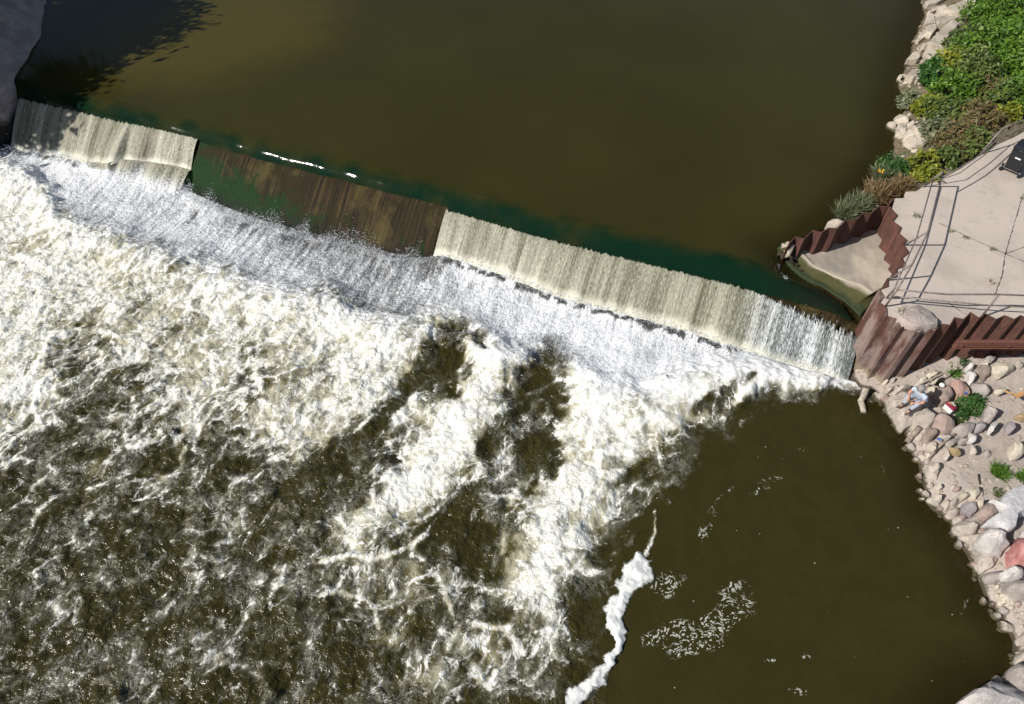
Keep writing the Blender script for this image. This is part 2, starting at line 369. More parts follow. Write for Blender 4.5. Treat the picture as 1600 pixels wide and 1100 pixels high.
# falling sheets
def fall(name, s0, s1, label, veil=False, n=46):
    sv = np.arange(s0, s1 + .001, .03); tv = np.linspace(0, 1, n); s, v = np.meshgrid(sv, tv)
    D1, Z1 = (footd(s), footz(s)) if s0 > 9 else lfoot(s)
    if not veil:
        q = np.interp(s, [0, 8.7, 19, 22], [-.66, -.66, -.56, -.56]); ds = q + off(s); zt = nosez(*sd2xy(s, ds), ZU + prof(q))
        d = ds + (D1 + .03 - ds) * v; z = zt + .02 - (zt - (Z1 - .1)) * v ** 1.22
        rip = ((.05 + .10 * (s < 9)) * fbm(s * 1.9, v * .5, 21) + .018 * fbm(s * 7, v * .8, 23)) * (1 - .75 * sst(29, 31, s)) * np.clip(v * 3 - .2, 0, 1)
    else:
        s = s + 0; d = D1 + .04 + (1.38 - D1) * v ** .9; z = (Z1 + .03) * (1 - v ** 1.3) - .03
        rip = .05 * fbm(s * 4, v * .5, 25)
    ssh = s + (.5 * np.clip(1 - s / 7, 0, 1) * v if not veil else 0)
    X, Y = sd2xy(ssh, d + rip)
    o = gridmesh(name, X, Y, z, m_fall(veil), uv=(s, v))
    tag(o, label, 'waterfall')
    return o
fall('waterfall', -.35, SB0 + .02, 'cream curtain of falling water at the left, beside the dark bank rock')
fall('waterfall', SB1, LC + .25, 'longest curtain of falling water, right of the bare green stretch of dam')
fall('waterfall_veil', 4.3, SB0 + .05, 'thin broken strands of water dropping below the left curtain', veil=True)

# ------------------------------------------------------------------ churned river below the dam
GR = """
6999888511111111111111111111111111111
9999888651111111111111111111111111111
9998878874211111111111111111111111111
9998888877643211178888888888888888888
9999888777766654379889999999999999999
9888888888776666788888999999999999998
8788877889998766679889999999999999997
8875677677889998863888999888899999998
7864666677777887529873789888999999999
8753456676677886328622499899987655540
7643445756677765567832699987211000000
5433344445665432478621499741100000000
4333333333442232688412498520000000000
3323334333433146752326983210000000000
3323333332322656425367851000000000000
3222222222223555322368841000000000000
3332222332123554432358620000000000000
3322222222344344433577310000000000000
2332232223233333425366210000000000000
3323222332322334435445100000000000000
2233322322332233443443100000000000000
3222332222323323344332100000000000000
2332223222332223333221000000000000000
"""
G = np.array([[int(c) for c in r] for r in GR.split()], float) / 9
def lookup(px, py, G, x0=20, y0=240, st=40):
    fx = np.clip((px - x0) / st, 0, G.shape[1] - 1.001); fy = np.clip((py - y0) / st, 0, G.shape[0] - 1.001)
    i = fx.astype(int); j = fy.astype(int); a = fx - i; b = fy - j
    a = a * a * (3 - 2 * a); b = b * b * (3 - 2 * b)
    return (G[j, i] * (1 - a) + G[j, i + 1] * a) * (1 - b) + (G[j + 1, i] * (1 - a) + G[j + 1, i + 1] * a) * b
core = .046
sv = np.concatenate([np.linspace(-100, -4, 14), np.arange(-3.5, 41.5, core), np.linspace(42.5, 130, 14)])
kv = np.concatenate([np.arange(0, 20.5, core), 21 + np.linspace(0, 1, 14) ** 2 * 110])
s, k = np.meshgrid(sv, kv)
f0 = footd(s) - .12; d = f0 * np.exp(-k / 3) + k
X, Y = sd2xy(s, d)
px, py = chart(X, Y, 0.)
near = (s > -4) & (s < 42) & (k < 20.6)
wx = fbm(X * .55, Y * .55, 31, 3); wy = fbm(X * .55 + 40, Y * .55, 37, 3)
wx2 = fbm(X * 1.8, Y * 1.8, 41, 3); wy2 = fbm(X * 1.8 + 40, Y * 1.8, 47, 3)
D = lookup(px + 34 * wx + 20 * wx2, py + 34 * wy + 20 * wy2, G)
D0 = D.copy()
def stroke(pts, w):
    r = np.full(X.shape, 1e9)
    qx = px + 10 * wx + 7 * wx2; qy = py + 10 * wy + 7 * wy2
    for a, b in zip(pts[:-1], pts[1:]):
        e = (b[0] - a[0], b[1] - a[1]); t = np.clip(((qx - a[0]) * e[0] + (qy - a[1]) * e[1]) / (e[0] ** 2 + e[1] ** 2), 0, 1)
        r = np.minimum(r, np.hypot(qx - a[0] - t * e[0], qy - a[1] - t * e[1]))
    return np.exp(-(r / w) ** 2)
# surveyed crests (white) and troughs (dark)
for pts, w, a in [([(940,570),(905,650),(900,750),(865,830),(825,885)],34,.30),([(825,885),(790,950),(770,1050)],22,.12),([(790,560),(725,640),(685,715),(640,765)],30,.34),([(640,765),(590,800),(555,850)],22,.22),([(620,555),(560,640),(480,700)],30,.20),
    ([(655,850),(640,930),(620,1020)],16,.14),([(700,900),(690,1000),(700,1080)],14,.16),([(480,840),(430,900)],14,.12),([(0,600),(40,520),(80,430)],26,.18)]: D = D + a * stroke(pts, w)
for pts, w, a in [([(0,560),(30,535),(60,480),(70,440)],7,.45),([(10,630),(35,600),(60,560),(85,520),(105,525)],6,.5),([(62,660),(55,640),(60,610),(85,580)],4,.6),([(85,660),(85,620),(95,590)],4,.4),
    ([(0,715),(35,680),(62,665)],4,.5),([(310,650),(300,620),(290,600)],4,.35),([(150,520),(190,530),(230,540)],5,.35),([(605,690),(615,665),(635,640),(650,610)],8,.4),
    ([(600,745),(640,755),(660,740)],9,.45),([(585,790),(580,760),(588,720)],3,.4),([(690,755),(720,752),(740,740)],7,.5),([(800,720),(815,755),(790,800),(785,860)],7,.35),
    ([(860,640),(885,700),(880,760),(870,830)],14,.35),([(500,880),(530,872),(590,872),(640,850),(665,835)],4,.45),([(445,890),(420,930),(410,950)],7,.35),
    ([(500,930),(540,925),(575,930),(590,950),(595,980)],4,.4),([(700,935),(715,980),(700,1010)],6,.35),([(740,975),(790,980),(810,1010)],5,.45),([(740,1040),(760,1070),(775,1050)],6,.5),
    ([(890,750),(930,745),(960,750)],5,.45),([(900,870),(880,880),(850,880)],6,.4),([(960,810),(1000,800),(1025,770),(1050,790)],3,.33),([(1005,870),(1018,850),(1028,830),(1025,800)],3.5,.55),
    ([(1000,830),(985,850),(960,862)],3,.3),([(990,670),(1030,655),(1060,665)],6,.3),([(1170,575),(1250,590),(1330,600)],13,.75),([(1040,585),(1100,578),(1170,575)],14,.45),([(1190,600),(1160,620),(1130,650)],6,.3),
    ([(185,700),(240,690),(255,660)],4,.3),([(245,760),(285,730),(290,700)],4,.3),([(260,940),(240,960),(215,975)],6,.3),([(310,900),(300,930),(285,940)],6,.3),([(70,940),(90,960)],8,.3),([(60,890),(90,870)],7,.25)]:
    D = D + a * stroke(pts, w)
for pts, w, a in [([(700,522),(672,575),(625,615),(560,680),(520,715),(440,770)],13,.55),([(690,560),(705,620)],9,.3),([(862,562),(835,610),(790,655),(755,705)],15,.5),([(755,705),(720,770),(690,830)],12,.3),([(858,590),(862,660)],10,.3),([(800,780),(760,850),(735,920)],14,.2),([(860,600),(870,650)],10,.3),
    ([(600,660),(560,680),(520,710)],9,.4),([(480,730),(440,760)],14,.3),([(740,830),(720,870)],16,.3),([(1090,640),(1130,615),(1170,600)],9,.45),([(900,800),(880,840)],10,.45),([(120,530),(110,580)],14,.25),
    ([(110,345),(102,330)],8,.35),([(262,388),(250,382)],10,.3),([(640,500),(590,485),(560,475)],8,.2),([(305,330),(300,345)],8,.35)]:
    D = D - a * stroke(pts, w)
D = D - .13 * sst(.5, .8, D) * sst(700, 300, px) * sst(-10, 40, py - 330 - .2 * px) * sst(-.3, .25, wx2); D = np.clip(D, 0, 1.15)
calm = sst(.18, .02, D) * sst(880, 1000, px); calm0 = sst(.30, .05, D0) * sst(860, 1000, px)
# apron / roller boundary in chart space
rl = np.array([(0,252),(60,275),(100,330),(150,352),(220,378),(280,402),(330,415),(400,440),(470,460),(520,457),(560,480),(600,500),(650,505),(680,488),(730,500),(770,535),(800,552),(850,545),(900,570),(950,600),(1000,612),(1060,590),(1150,575),(1230,580),(1340,600),(1600,600)])
ry = np.interp(px + 14 * wx2 + 20 * wx, rl[:, 0], rl[:, 1])
spk = (1 - sst(-24, 12, py - ry + 20 * wx2)) * near
_a, _b = P(860, 560), P(600, 850); al_ = np.array([_b.x - _a.x, _b.y - _a.y]); al_ /= np.linalg.norm(al_); ac = np.array([al_[1], -al_[0]])
Xa = X * ac[0] + Y * ac[1]; Ya = X * al_[0] + Y * al_[1]
r1 = ridged(Xa * 1.1 + wx * .8, Ya * .6 + wy * .7, 51, 4)
r2 = ridged(Xa * .5 + wx, Ya * .26 + wy * .7, 57, 3)
bil = np.abs(fbm(Xa * 1.6 + wx * .6, Ya * 1.1 + wy * .6, 61, 4))
b2 = np.abs(fbm(X * 4.2 + wx2 * .5, Y * 4.2 + wy2 * .5, 63, 3))
F = D * (.92 + .13 * spk) + (r1 - .42) * .8 * (.35 + .65 * sst(.05, .35, D)) * (1 - spk) + (r2 - .4) * .45 * (1 - spk) * (1 - calm)
# dark ragged gap right under the curtains
gj = .16 * wx2 + .22 * fbm(s * 3.2, k * 1.2, 75, 4)
gap = np.exp(-((k - .34 - gj) / (.12 + .16 * sst(.0, .5, fbm(s * 1.1, k * .1, 77, 3)))) ** 2) * sst(19.9, 20.2, s) * (1 - sst(30, 31.5, s)) * sst(-.22, .02, fbm(s * 1.6, k * .3, 71, 4) + .3 * fbm(s * 6, k * 2, 72, 2))
gap = np.maximum(gap, np.exp(-((k - .35 - gj) / .2) ** 2) * (1 - sst(3.2, 4.2, s)) * (.3 + .7 * sst(-.1, .2, fbm(s * 2.2, k * .6, 73, 3))) * .8)
F = F - 1.25 * gap * near
lowL = sst(.5, .2, D) * (1 - calm)
F = F - .30 * calm + (-.05 + .20 * sst(-.1, .3, wx2 + .6 * wx)) * lowL * sst(980, 860, px)  # white clusters on low-foam water: froth, partly painted-in sun glints
F = F - .04 * spk
milk = sst(.22, .9, D + .5 * wx) * (1 - spk)
milk = np.maximum(milk, .22 * sst(.1, .4, D)) * (1 - .6 * gap)
milk *= sst(.25, .65, D + .25 * wx)
cool = sst(-70, 30, ry - py)
swell = fbm(X * .5 + wx * .3, Y * .5 + wy * .3, 81, 2)
chopz = fbm(X * 2.2 + wx, Y * 2.2 - wy * .5, 83, 4, .6)
amp = near * (1 - calm0)
Z = amp * ((.5 * D + .5 * D0 - .4) * .20 * (1 - spk) + swell * .16 + (.065 * (bil * 2 - .5) + .02 * (b2 * 2 - .5)) * (1 - spk) * sst(.25, .8, D) + (.11 * chopz + .045 * pnoise(X * 2.6 + 2 * wx, Y * 3.9 + 2 * wy, 85) * sst(900, 500, px) + .022 * pnoise(X * 7 + 2 * wx, Y * 8 + 2 * wy, 86) * sst(900, 500, px)) * (1 - .6 * spk) * (.6 + .4 * D) * (1 - .4 * sst(.5, .9, D)))
ridge = np.exp(-(np.clip(py - ry - 22, -60, 200) / 34) ** 2) * sst(.1, .9, np.clip(D0, 0, 1))
Z += amp * .30 * ridge
Z += near * .004 * fbm(X * 3, Y * 3, 87, 2)
zf = footz(s); Z = Z * sst(0, .5, k) + zf * np.exp(-k / .7) - .02
edge = pdist(X, Y, SHD); eg = np.exp(-(edge / .8) ** 2) * (s > 30)
Z = Z * (1 - sst(1.5, .3, edge) * (s > 33.5))
shal = .62 * eg * (s > 33.5) * (1 - np.clip(F, 0, 1))
fleck_ripple = .85 * gauss(px, py, 1050, 995, 60, 32, .1) + .85 * gauss(px, py, 1125, 970, 65, 30, -.45) + .7 * gauss(px, py, 1105, 830, 12, 45, .5) + .5 * gauss(px, py, 1180, 770, 50, 14, -.5) + .55 * gauss(px, py, 1040, 905, 40, 40) + .5 * gauss(px, py, 1250, 1080, 60, 14, 0) + .35 * gauss(px, py, 1210, 850, 20, 30) + .5 * gauss(px, py, 1150, 910, 35, 15, -.3)
rr = np.hypot((px - 1240) * .9, (py - 870) * 1.15) + 26 * wx; an = np.arctan2(py - 870, px - 1240)
for r0, a0, w0 in ((150, -2.4, .8), (205, -1.2, 1.1), (250, .3, .9), (185, 1.6, .8), (110, .6, .9), (290, -1.9, .7)):
    fleck_ripple = fleck_ripple + .43 * np.exp(-((rr - r0) / 9) ** 2) * np.exp(-((np.angle(np.exp(1j * (an - a0)))) / w0) ** 2)  # pale arcs painted for the sheen on the pool's ripples
chop = .16 + .84 * (1 - calm) ; chop = chop * (1 - .6 * sst(850, 1050, px)) * near
_a, _b = P(860, 560), P(600, 850); al_ = np.array([_b.x - _a.x, _b.y - _a.y]); al_ /= np.linalg.norm(al_); ac = np.array([al_[1], -al_[0]])
rw = gridmesh('river_water', X, Y, Z, m_foamwater(), dict(foam=F, milk=milk, speckle=spk, cool=cool, shallow=shal, fleck_ripple=fleck_ripple, chop=chop), uv=((X * ac[0] + Y * ac[1]) + .22 * wx + .10 * wx2, .76 * (X * al_[0] + Y * al_[1]) + .18 * wy + .08 * wy2))
tag(rw, kind='structure')
def surf_z(x, y):
    return 0.

# spray thrown up at the feet of the falls: loose drops, each a small tetrahedron
def spray(n, sampler, label_name):
    c = np.array([sampler() for _ in range(n)]); r = RSP.uniform(.004, .011, (n, 1, 1)) * (1 + (RSP.rand(n, 1, 1) > .93) * .8)
    T4 = np.array([[1, 1, 1], [1, -1, -1], [-1, 1, -1], [-1, -1, 1]], float); co = (c[:, None, :] + T4[None] * r + RSP.normal(size=(n, 4, 3)) * r * .3).reshape(-1, 3).astype(np.float32)
    b = np.arange(n)[:, None] * 4; f = np.concatenate([b + k for k in ((0, 1, 2), (0, 3, 1), (0, 2, 3), (1, 3, 2))], 1).reshape(-1).astype(np.int32)
    me = bpy.data.meshes.new(label_name); me.vertices.add(len(co)); me.vertices.foreach_set('co', co.ravel()); me.loops.add(len(f)); me.loops.foreach_set('vertex_index', f)
    me.polygons.add(len(f) // 3); me.polygons.foreach_set('loop_start', np.arange(len(f) // 3, dtype=np.int32) * 3); me.polygons.foreach_set('loop_total', np.full(len(f) // 3, 3, np.int32)); me.update(calc_edges=True)
    return tag(link(label_name, me, simple('spray_drops', (.8, .82, .83), .5, var=.05, bump=0)), kind='stuff')
RSP = np.random.RandomState(3)
def sp_bare():
    s_ = RSP.uniform(SB0 + .1, SB1 - .05); up = abs(RSP.normal()) * .17 * (1 + .8 * math.sin(s_ * 3.1 + 2 * math.sin(s_ * 1.3))); D1 = float(footd(s_)); k_ = min(up / 2.2, .8)
    d_ = D1 + .25 - up * .95 + RSP.uniform(-.03, .1) ; z_ = -.05 + up * .72 + RSP.uniform(.02, .10); x_, y_ = sd2xy(s_, d_); return x_, y_, z_
def sp_foot():
    s_ = RSP.choice([RSP.uniform(-.3, 4.5), RSP.uniform(SB1, LC)], p=[.22, .78]); D1 = float(footd(s_)); Z1 = float(footz(s_)); x_, y_ = sd2xy(s_ + (.4 if s_ < 5 else 0), D1 + RSP.normal() * .10 + .12); return x_, y_, Z1 + abs(RSP.normal()) * .08
def sp_roll():
    i_ = RSP.uniform(0, 1240); y0 = float(np.interp(i_, rl[:, 0], rl[:, 1])); x_, y_ = ray(i_, y0 + RSP.normal() * 16, 0.); return float(x_), float(y_), .25 + abs(RSP.normal()) * .16
spray(7500, sp_bare, 'spray'); spray(4200, sp_foot, 'spray'); spray(5000, sp_roll, 'spray')

# floating bank of foam in the slack water
def m_foam():
    t = NT('thick_foam'); o = t.obj(); n = t.noise(o, 7, 7, .7, .5)
    t.p(Base_Color=t.mix(t.rng(n, .3, .7), (.66, .67, .64), (.86, .86, .82)), Roughness=.8); t.bump(n, .5, .05); t.alpha(t.rng(t.math('ADD', t.attr('edge'), t.math('MULTIPLY', t.math('SUBTRACT', t.noise(o, 5, 7, .7, .8), .5), 1.3)), .05, .5)); return t.m
MF = m_foam()
strip = [(x_, y_, r_ * 1.08) for x_, y_, r_ in [(885,1135,14),(905,1085,18),(932,1062,17),(955,1040,9),(945,1030,13),(962,1015,8),(966,990,9),(958,965,14),(965,945,16),(975,930,16),(985,905,19),(998,888,20),(1006,873,16)]]
xs = np.arange(-.0, 7.0, .04); Xc, Yc = np.meshgrid(np.arange(1.2, 6.2, .035), np.arange(2.5, 9.5, .035))
px, py = chart(Xc, Yc, 0.)
wx = fbm(Xc * 1.6, Yc * 1.6, 91, 5); wy = fbm(Xc * 1.6 + 30, Yc * 1.6, 95, 5)
h = np.full(Xc.shape, -1.)
for (x1, y1, r1_), (x2, y2, r2_) in zip(strip[:-1], strip[1:]):
    e = (x2 - x1, y2 - y1); qx = px + 26 * wx; qy = py + 26 * wy
    t_ = np.clip(((qx - x1) * e[0] + (qy - y1) * e[1]) / (e[0] ** 2 + e[1] ** 2), 0, 1)
    h = np.maximum(h, 1 - np.hypot(qx - x1 - t_ * e[0], qy - y1 - t_ * e[1]) / (r1_ + (r2_ - r1_) * t_))
Zc = np.sqrt(np.clip(h, 0, 1)) * (.075 + .09 * fbm(Xc * 3, Yc * 3, 97, 5)) - .012
tag(gridmesh('foam_bank', Xc, Yc, Zc, MF, dict(edge=h), keep=h > 0), 'thick white bank of foam lying on the slack olive water', 'foam', kind='stuff')

# ------------------------------------------------------------------ banks
ZP = 2.5                                   # level of the concrete deck
def m_sand():
    t = NT('sandy_ground'); o = t.obj(); n = t.noise(o, .8, 5); f = t.noise(o, 22, 8, .8); g = t.noise(o, 3, 6, .7)
    b = t.mix(t.rng(n, .35, .65), (.40, .34, .30), (.49, .425, .38)); b = t.mix(t.rng(f, .35, .7), t.mix(.35, b, (.22, .17, .13)), b)
    b = t.mix(t.math('MULTIPLY', t.rng(g, .56, .72), .5), b, (.30, .21, .13))
    v = t.vor(o, 14); b = t.mix(t.math('MULTIPLY', t.rng(v, .16, .10), t.rng(g, .4, .6)), b, (.52, .47, .42))
    b = t.mix(t.rng(t.attr('wet'), .3, .8), b, (.060, .048, .028))
    t.p(Base_Color=b, Roughness=.95); t.bump(t.math('ADD', f, t.math('MULTIPLY', g, 2.)), .8, .03); return t.m
def m_soil():
    t = NT('bank_soil'); o = t.obj(); f = t.noise(o, 9, 8, .75); g = t.noise(o, 1.6, 5, .6)
    b = t.mix(t.rng(f, .3, .7), (.07, .055, .03), (.26, .20, .13)); b = t.mix(t.math('MULTIPLY', t.rng(g, .5, .65), .6), b, (.045, .06, .02))
    b = t.mix(t.rng(t.attr('wet'), .3, .8), b, (.05, .04, .022))
    t.p(Base_Color=b, Roughness=1.); t.bump(f, 1., .05); return t.m
wallY = 13.45
def bank_d(X, Y):
    dist = pdist(X, Y, SHD)
    inside = inpoly(X, Y, [tuple(q) for q in SHD] + [(200, -40), (200, 14.2), (SHD[0][0] + .3, 14.2)])
    return np.where(inside, dist, -dist)
X, Y = np.meshgrid(np.concatenate([np.arange(9, 22, .07), np.linspace(22.5, 150, 14)]), np.concatenate([-np.linspace(2, 9, 8)[::-1] ** 2, np.arange(-3.5, wallY + .2, .07)]))
q = bank_d(X, Y)
Zb = np.where(q > 0, .05 + .34 * (1 - np.exp(-q / .45)) + .10 * np.clip(q, 0, 7), .05 + .55 * q)
Zb = np.clip(Zb, -1.6, 1.5) + .05 * fbm(X * 1.4, Y * 1.4, 101, 4) + .02 * fbm(X * 6, Y * 6, 103, 3) * (q > 0)
Zb += .05 * sst(13.0, 13.8, X) * sst(11.2, 13.2, Y)
def ground_z(x, y):
    a = np.array([[float(x)]]); b = np.array([[float(y)]]); qq = bank_d(a, b)[0, 0]
    z = .05 + .34 * (1 - math.exp(-max(qq, 0) / .45)) + .10 * min(max(qq, 0), 7) if qq > 0 else .05 + .55 * qq
    return float(np.clip(z, -1.6, 1.5)) + float(.05 * fbm(a * 1.4, b * 1.4, 101, 4)[0, 0]) + .05 * float(sst(13., 13.8, x) * sst(11.2, 13.2, y))
o = gridmesh('sandy_bank', X, Y, Zb, m_sand(), dict(wet=sst(.14, -.02, Zb + .06 * fbm(X * 3, Y * 3, 105, 3))))
tag(o, kind='structure')
# upstream bank
LU = [tuple(q) for q in SHU]
X, Y = np.meshgrid(np.concatenate([np.arange(8, 32, .14), np.linspace(33, 150, 12)]), np.concatenate([np.arange(14.6, 46, .14), np.linspace(47, 200, 12)]))
dist = pdist(X, Y, SHU); ins = inpoly(X, Y, LU + [(300, 400), (300, 15)]); q = np.where(ins, dist, -dist)
Zb = np.where(q > 0, 1.78 + .42 * (1 - np.exp(-q / 1.1)) + .08 * np.clip(q, 0, 5), 1.72 + .5 * q)
Zb = np.clip(Zb, .2, 2.9) + .07 * fbm(X * .9, Y * .9, 111, 4) * (q > 0)
deck_px = [(1374,452),(1387,447),(1387,435),(1401,432),(1401,420),(1414,414),(1409,403),(1420,394),(1411,381),(1417,375),(1404,364),(1408,355),(1395,345),(1402,336),(1393,327),(1398,310),(1413,310),(1414,300),(1431,299),(1444,290),(1472,279),(1500,264),(1520,250),(1554,228),(1585,214),(1700,150),(1900,60)]
south_px = [(1373,453),(1380,464),(1373,473),(1384,482),(1385,495),(1402,500),(1406,513),(1416,511),(1429,520),(1436,520),(1445,513),(1460,518),(1469,507),(1484,509),(1491,497),(1505,500),(1516,489),(1529,498),(1538,491),(1556,500),(1569,494),(1584,500),(1594,494),(1609,500),(1620,494),(1636,500),(1647,494),(1662,501),(1673,494)]
deckw = [tuple(P(x, y, ZP))[:2] for x, y in deck_px]; southw = [tuple(P(x, y, ZP))[:2] for x, y in south_px]
xe = southw[-1][0]; 
for k in range(30): xe += .32; southw.append((xe, southw[-2][1]))
under = inpoly(X, Y, deckw[::-1] + southw + [(60, southw[-1][1]), (60, deckw[-1][1])])
nosepoly = [tuple(P(x, y, 1.6))[:2] for x, y in [(1215,384),(1320,340),(1400,310),(1400,440),(1370,470),(1300,430),(1240,400)]]
un = inpoly(X, Y, nosepoly)
Zb = np.where(un, np.minimum(Zb, .9), Zb); Zb = np.where(under, np.minimum(Zb, 2.2), Zb)
gx, gy = xy2sd(X, Y)
o = gridmesh('overgrown_bank', X, Y, Zb, m_soil(), dict(wet=sst(1.84, 1.74, Zb)), keep=~((gy > -1.8) & (X < 12)))
tag(o, kind='structure')
def bank_z(x, y):
    a = np.array([[float(x)]]); b = np.array([[float(y)]]); dd = pdist(a, b, SHU)[0, 0]
    if not inpoly(a, b, LU + [(300, 400), (300, 15)])[0, 0]: dd = -dd
    z = 1.78 + .42 * (1 - math.exp(-dd / 1.1)) + .08 * min(dd, 5) if dd > 0 else 1.72 + .5 * dd
    return min(max(z, .2), 2.9)

# concrete deck
def m_deck():
    t = NT('deck_concrete'); o = t.obj(); n = t.noise(o, .55, 5, .6); f = t.noise(o, 16, 8, .75); g = t.noise(o, 2.2, 6, .7, .5)
    b = t.mix(t.rng(n, .4, .6), (.43, .365, .31), (.53, .45, .38)); b = t.mix(t.math('MULTIPLY', t.rng(g, .52, .66), .45), b, (.36, .32, .285))
    b = t.mix(t.math('MULTIPLY', t.rng(f, .62, .5), .25), (.20, .17, .15), b) if False else t.mix(t.math('MULTIPLY', t.rng(f, .58, .72), .35), b, (.22, .19, .165))
    st = t.noise(o, 1.1, 3); b = t.mix(t.math('MULTIPLY', t.rng(st, .62, .66), .3), b, (.56, .47, .39))
    t.p(Base_Color=b, Roughness=.9); t.bump(f, .35, .01); return t.m
def prism(name, pts, z0, z1, mat, parent=None, smooth=False, bevel=0):
    bm = bmesh.new(); lo = [bm.verts.new((x, y, z0)) for x, y in pts]; hi = [bm.verts.new((x, y, z1)) for x, y in pts]
    n = len(pts); bm.faces.new(hi)
    for i in range(n): bm.faces.new((lo[i], lo[(i + 1) % n], hi[(i + 1) % n], hi[i]))
    bmesh.ops.recalc_face_normals(bm, faces=bm.faces)
    me = bpy.data.meshes.new(name); bm.to_mesh(me); bm.free()
    return link(name, me, mat, parent)
def inset(pts, c, k): return [(c[0] + (x - c[0]) * k, c[1] + (y - c[1]) * k) for x, y in pts]
MD = m_deck()
poly = deckw + [(40, deckw[-1][1]), (40, southw[-1][1])] + southw[::-1][:-1]
poly2 = []
for (x, y) in poly: poly2.append((x + .04, y + .03))
deck = prism('concrete_deck', poly2, 2.38, ZP - .015, MD)
tag(deck, kind='structure')
MJ = simple('deck_joint', (.10, .085, .07), .95, var=.5, scale=20)
def ribbon(pts, w, z, name, mat, parent=None, wob=.01):
    vs = []; fc = []
    pp = []
    for a, b in zip(pts[:-1], pts[1:]):
        n = max(2, int(math.hypot(b[0] - a[0], b[1] - a[1]) / .08))
        for i in range(n): pp.append((a[0] + (b[0] - a[0]) * i / n, a[1] + (b[1] - a[1]) * i / n))
    pp.append(pts[-1])
    for i, (x, y) in enumerate(pp):
        a = pp[max(i - 1, 0)]; b = pp[min(i + 1, len(pp) - 1)]; L = math.hypot(b[0] - a[0], b[1] - a[1]) or 1
        nx, ny = -(b[1] - a[1]) / L, (b[0] - a[0]) / L; ww = w * random.uniform(.3, 1.2) / 2; o = random.uniform(-wob, wob)
        vs += [(x + nx * (ww + o), y + ny * (ww + o), z), (x - nx * (ww - o), y - ny * (ww - o), z)]
        if i: k = 2 * i; fc.append((k - 2, k - 1, k + 1, k))
    return mesh(name, vs, fc, mat, parent, False)
for pts in ([(1468,348),(1500,364),(1540,382),(1571,396),(1600,408),(1650,428)], [(1599,302),(1585,350),(1571,396),(1566,430),(1554,462)], [(1571,396),(1600,386),(1650,370)], [(1478,470),(1510,492)]):
    ribbon([tuple(P(x, y, ZP))[:2] for x, y in pts], .035, ZP - .009, 'joint', MJ, deck)

# ------------------------------------------------------------------ sheet piling
def m_rust(name='rusty_steel', chalk=1.):
    t = NT(name); o = t.obj(); n = t.noise(t.map(o, (3, 3, .7)), 1.5, 6, .7); f = t.noise(o, 18, 7, .75)
    b = t.mix(t.rng(n, .35, .65), (.045, .018, .013), (.105, .042, .030)); b = t.mix(t.math('MULTIPLY', t.rng(f, .45, .75), .5), b, (.20, .085, .045))
    sep = t.n('SeparateXYZ'); t.set(sep.inputs[0], o)
    m = t.math('MULTIPLY', t.rng(t.noise(t.map(o, (2, 2, .6)), 1.2, 6, .7), .40, .62), t.rng(sep.outputs[0], 12.4, 11.2, 0, .75))
    b = t.mix(t.math('MULTIPLY', m, chalk), b, (.26, .20, .18))
    low = t.rng(t.math('ADD', sep.outputs[2], t.math('MULTIPLY', t.noise(o, 2.5, 5), .5)), .75, .45)
    b = t.mix(t.math('MULTIPLY', low, t.rng(sep.outputs[0], 12.2, 11.6, 0, chalk)), b, t.mix(f, (.20, .165, .10), (.30, .25, .17)))
    t.p(Base_Color=b, Roughness=.8); t.bump(f, .6, .015); return t.m
MR = m_rust()
def pile_wall(name, pts, zb, zt, label, mat, th=.035):
    """zigzag of steel sheets; every vertex has its own foot and head level"""
    bm = bmesh.new(); n = len(pts)
    zb = zb if hasattr(zb, '__len__') else [zb] * n; zt = zt if hasattr(zt, '__len__') else [zt] * n
    rows = 7; V = [[bm.verts.new((x, y, zb[i] + (zt[i] - zb[i]) * j / (rows - 1))) for j in range(rows)] for i, (x, y) in enumerate(pts)]
    for i in range(n - 1):
        for j in range(rows - 1): bm.faces.new((V[i][j], V[i + 1][j], V[i + 1][j + 1], V[i][j + 1]))
    me = bpy.data.meshes.new(name); bm.to_mesh(me); bm.free()
    o = link(name, me, mat); m = o.modifiers.new('t', 'SOLIDIFY'); m.thickness = th; m.offset = 0
    return tag(o, label, 'sheet piling')
south = pile_wall('sheet_pile_wall', southw, -1.2, ZP + .03, 'tallest rusty corrugated steel wall, facing the lower bank below the deck', MR)
def wale(y0, zz, x0, x1):
    bm = bmesh.new()
    for (dy, dz, wy, wz) in ((0, .04, .14, .018), (0, -.04, .14, .018), (.05, 0, .018, .062)):
        r = bmesh.ops.create_cube(bm, size=1)['verts']
        for v in r: v.co = Vector((x0 + (v.co.x + .5) * (x1 - x0), y0 + dy + v.co.y * wy, zz + dz + v.co.z * wz))
    bmesh.ops.bevel(bm, geom=bm.edges[:], offset=.004, affect='EDGES')
    me = bpy.data.meshes.new('wale_beam'); bm.to_mesh(me); bm.free(); return link('wale_beam', me, MW, south)
MW = simple('wale_rust', (.15, .058, .038), .8, var=.3, scale=25, bump=.15)
yo = min(y for x, y in southw[10:]) - .10
for zz in (2.14, 1.98):
    xx = P(1478, 534, 1.8)[0]; wb = wale(yo, zz, xx, 24.)
for i in range(9):
    for zz in (2.06,):
        bm = bmesh.new(); bmesh.ops.create_cone(bm, segments=6, radius1=.05, radius2=.05, depth=.1, cap_ends=True); 
        me = bpy.data.meshes.new('bolt'); bm.to_mesh(me); bm.free(); b = link('bolt', me, MW, south); b.rotation_euler = (math.pi / 2, 0, 0); b.location = (P(1487, 534, 1.8)[0] + i * 1.35, yo - .03, zz)
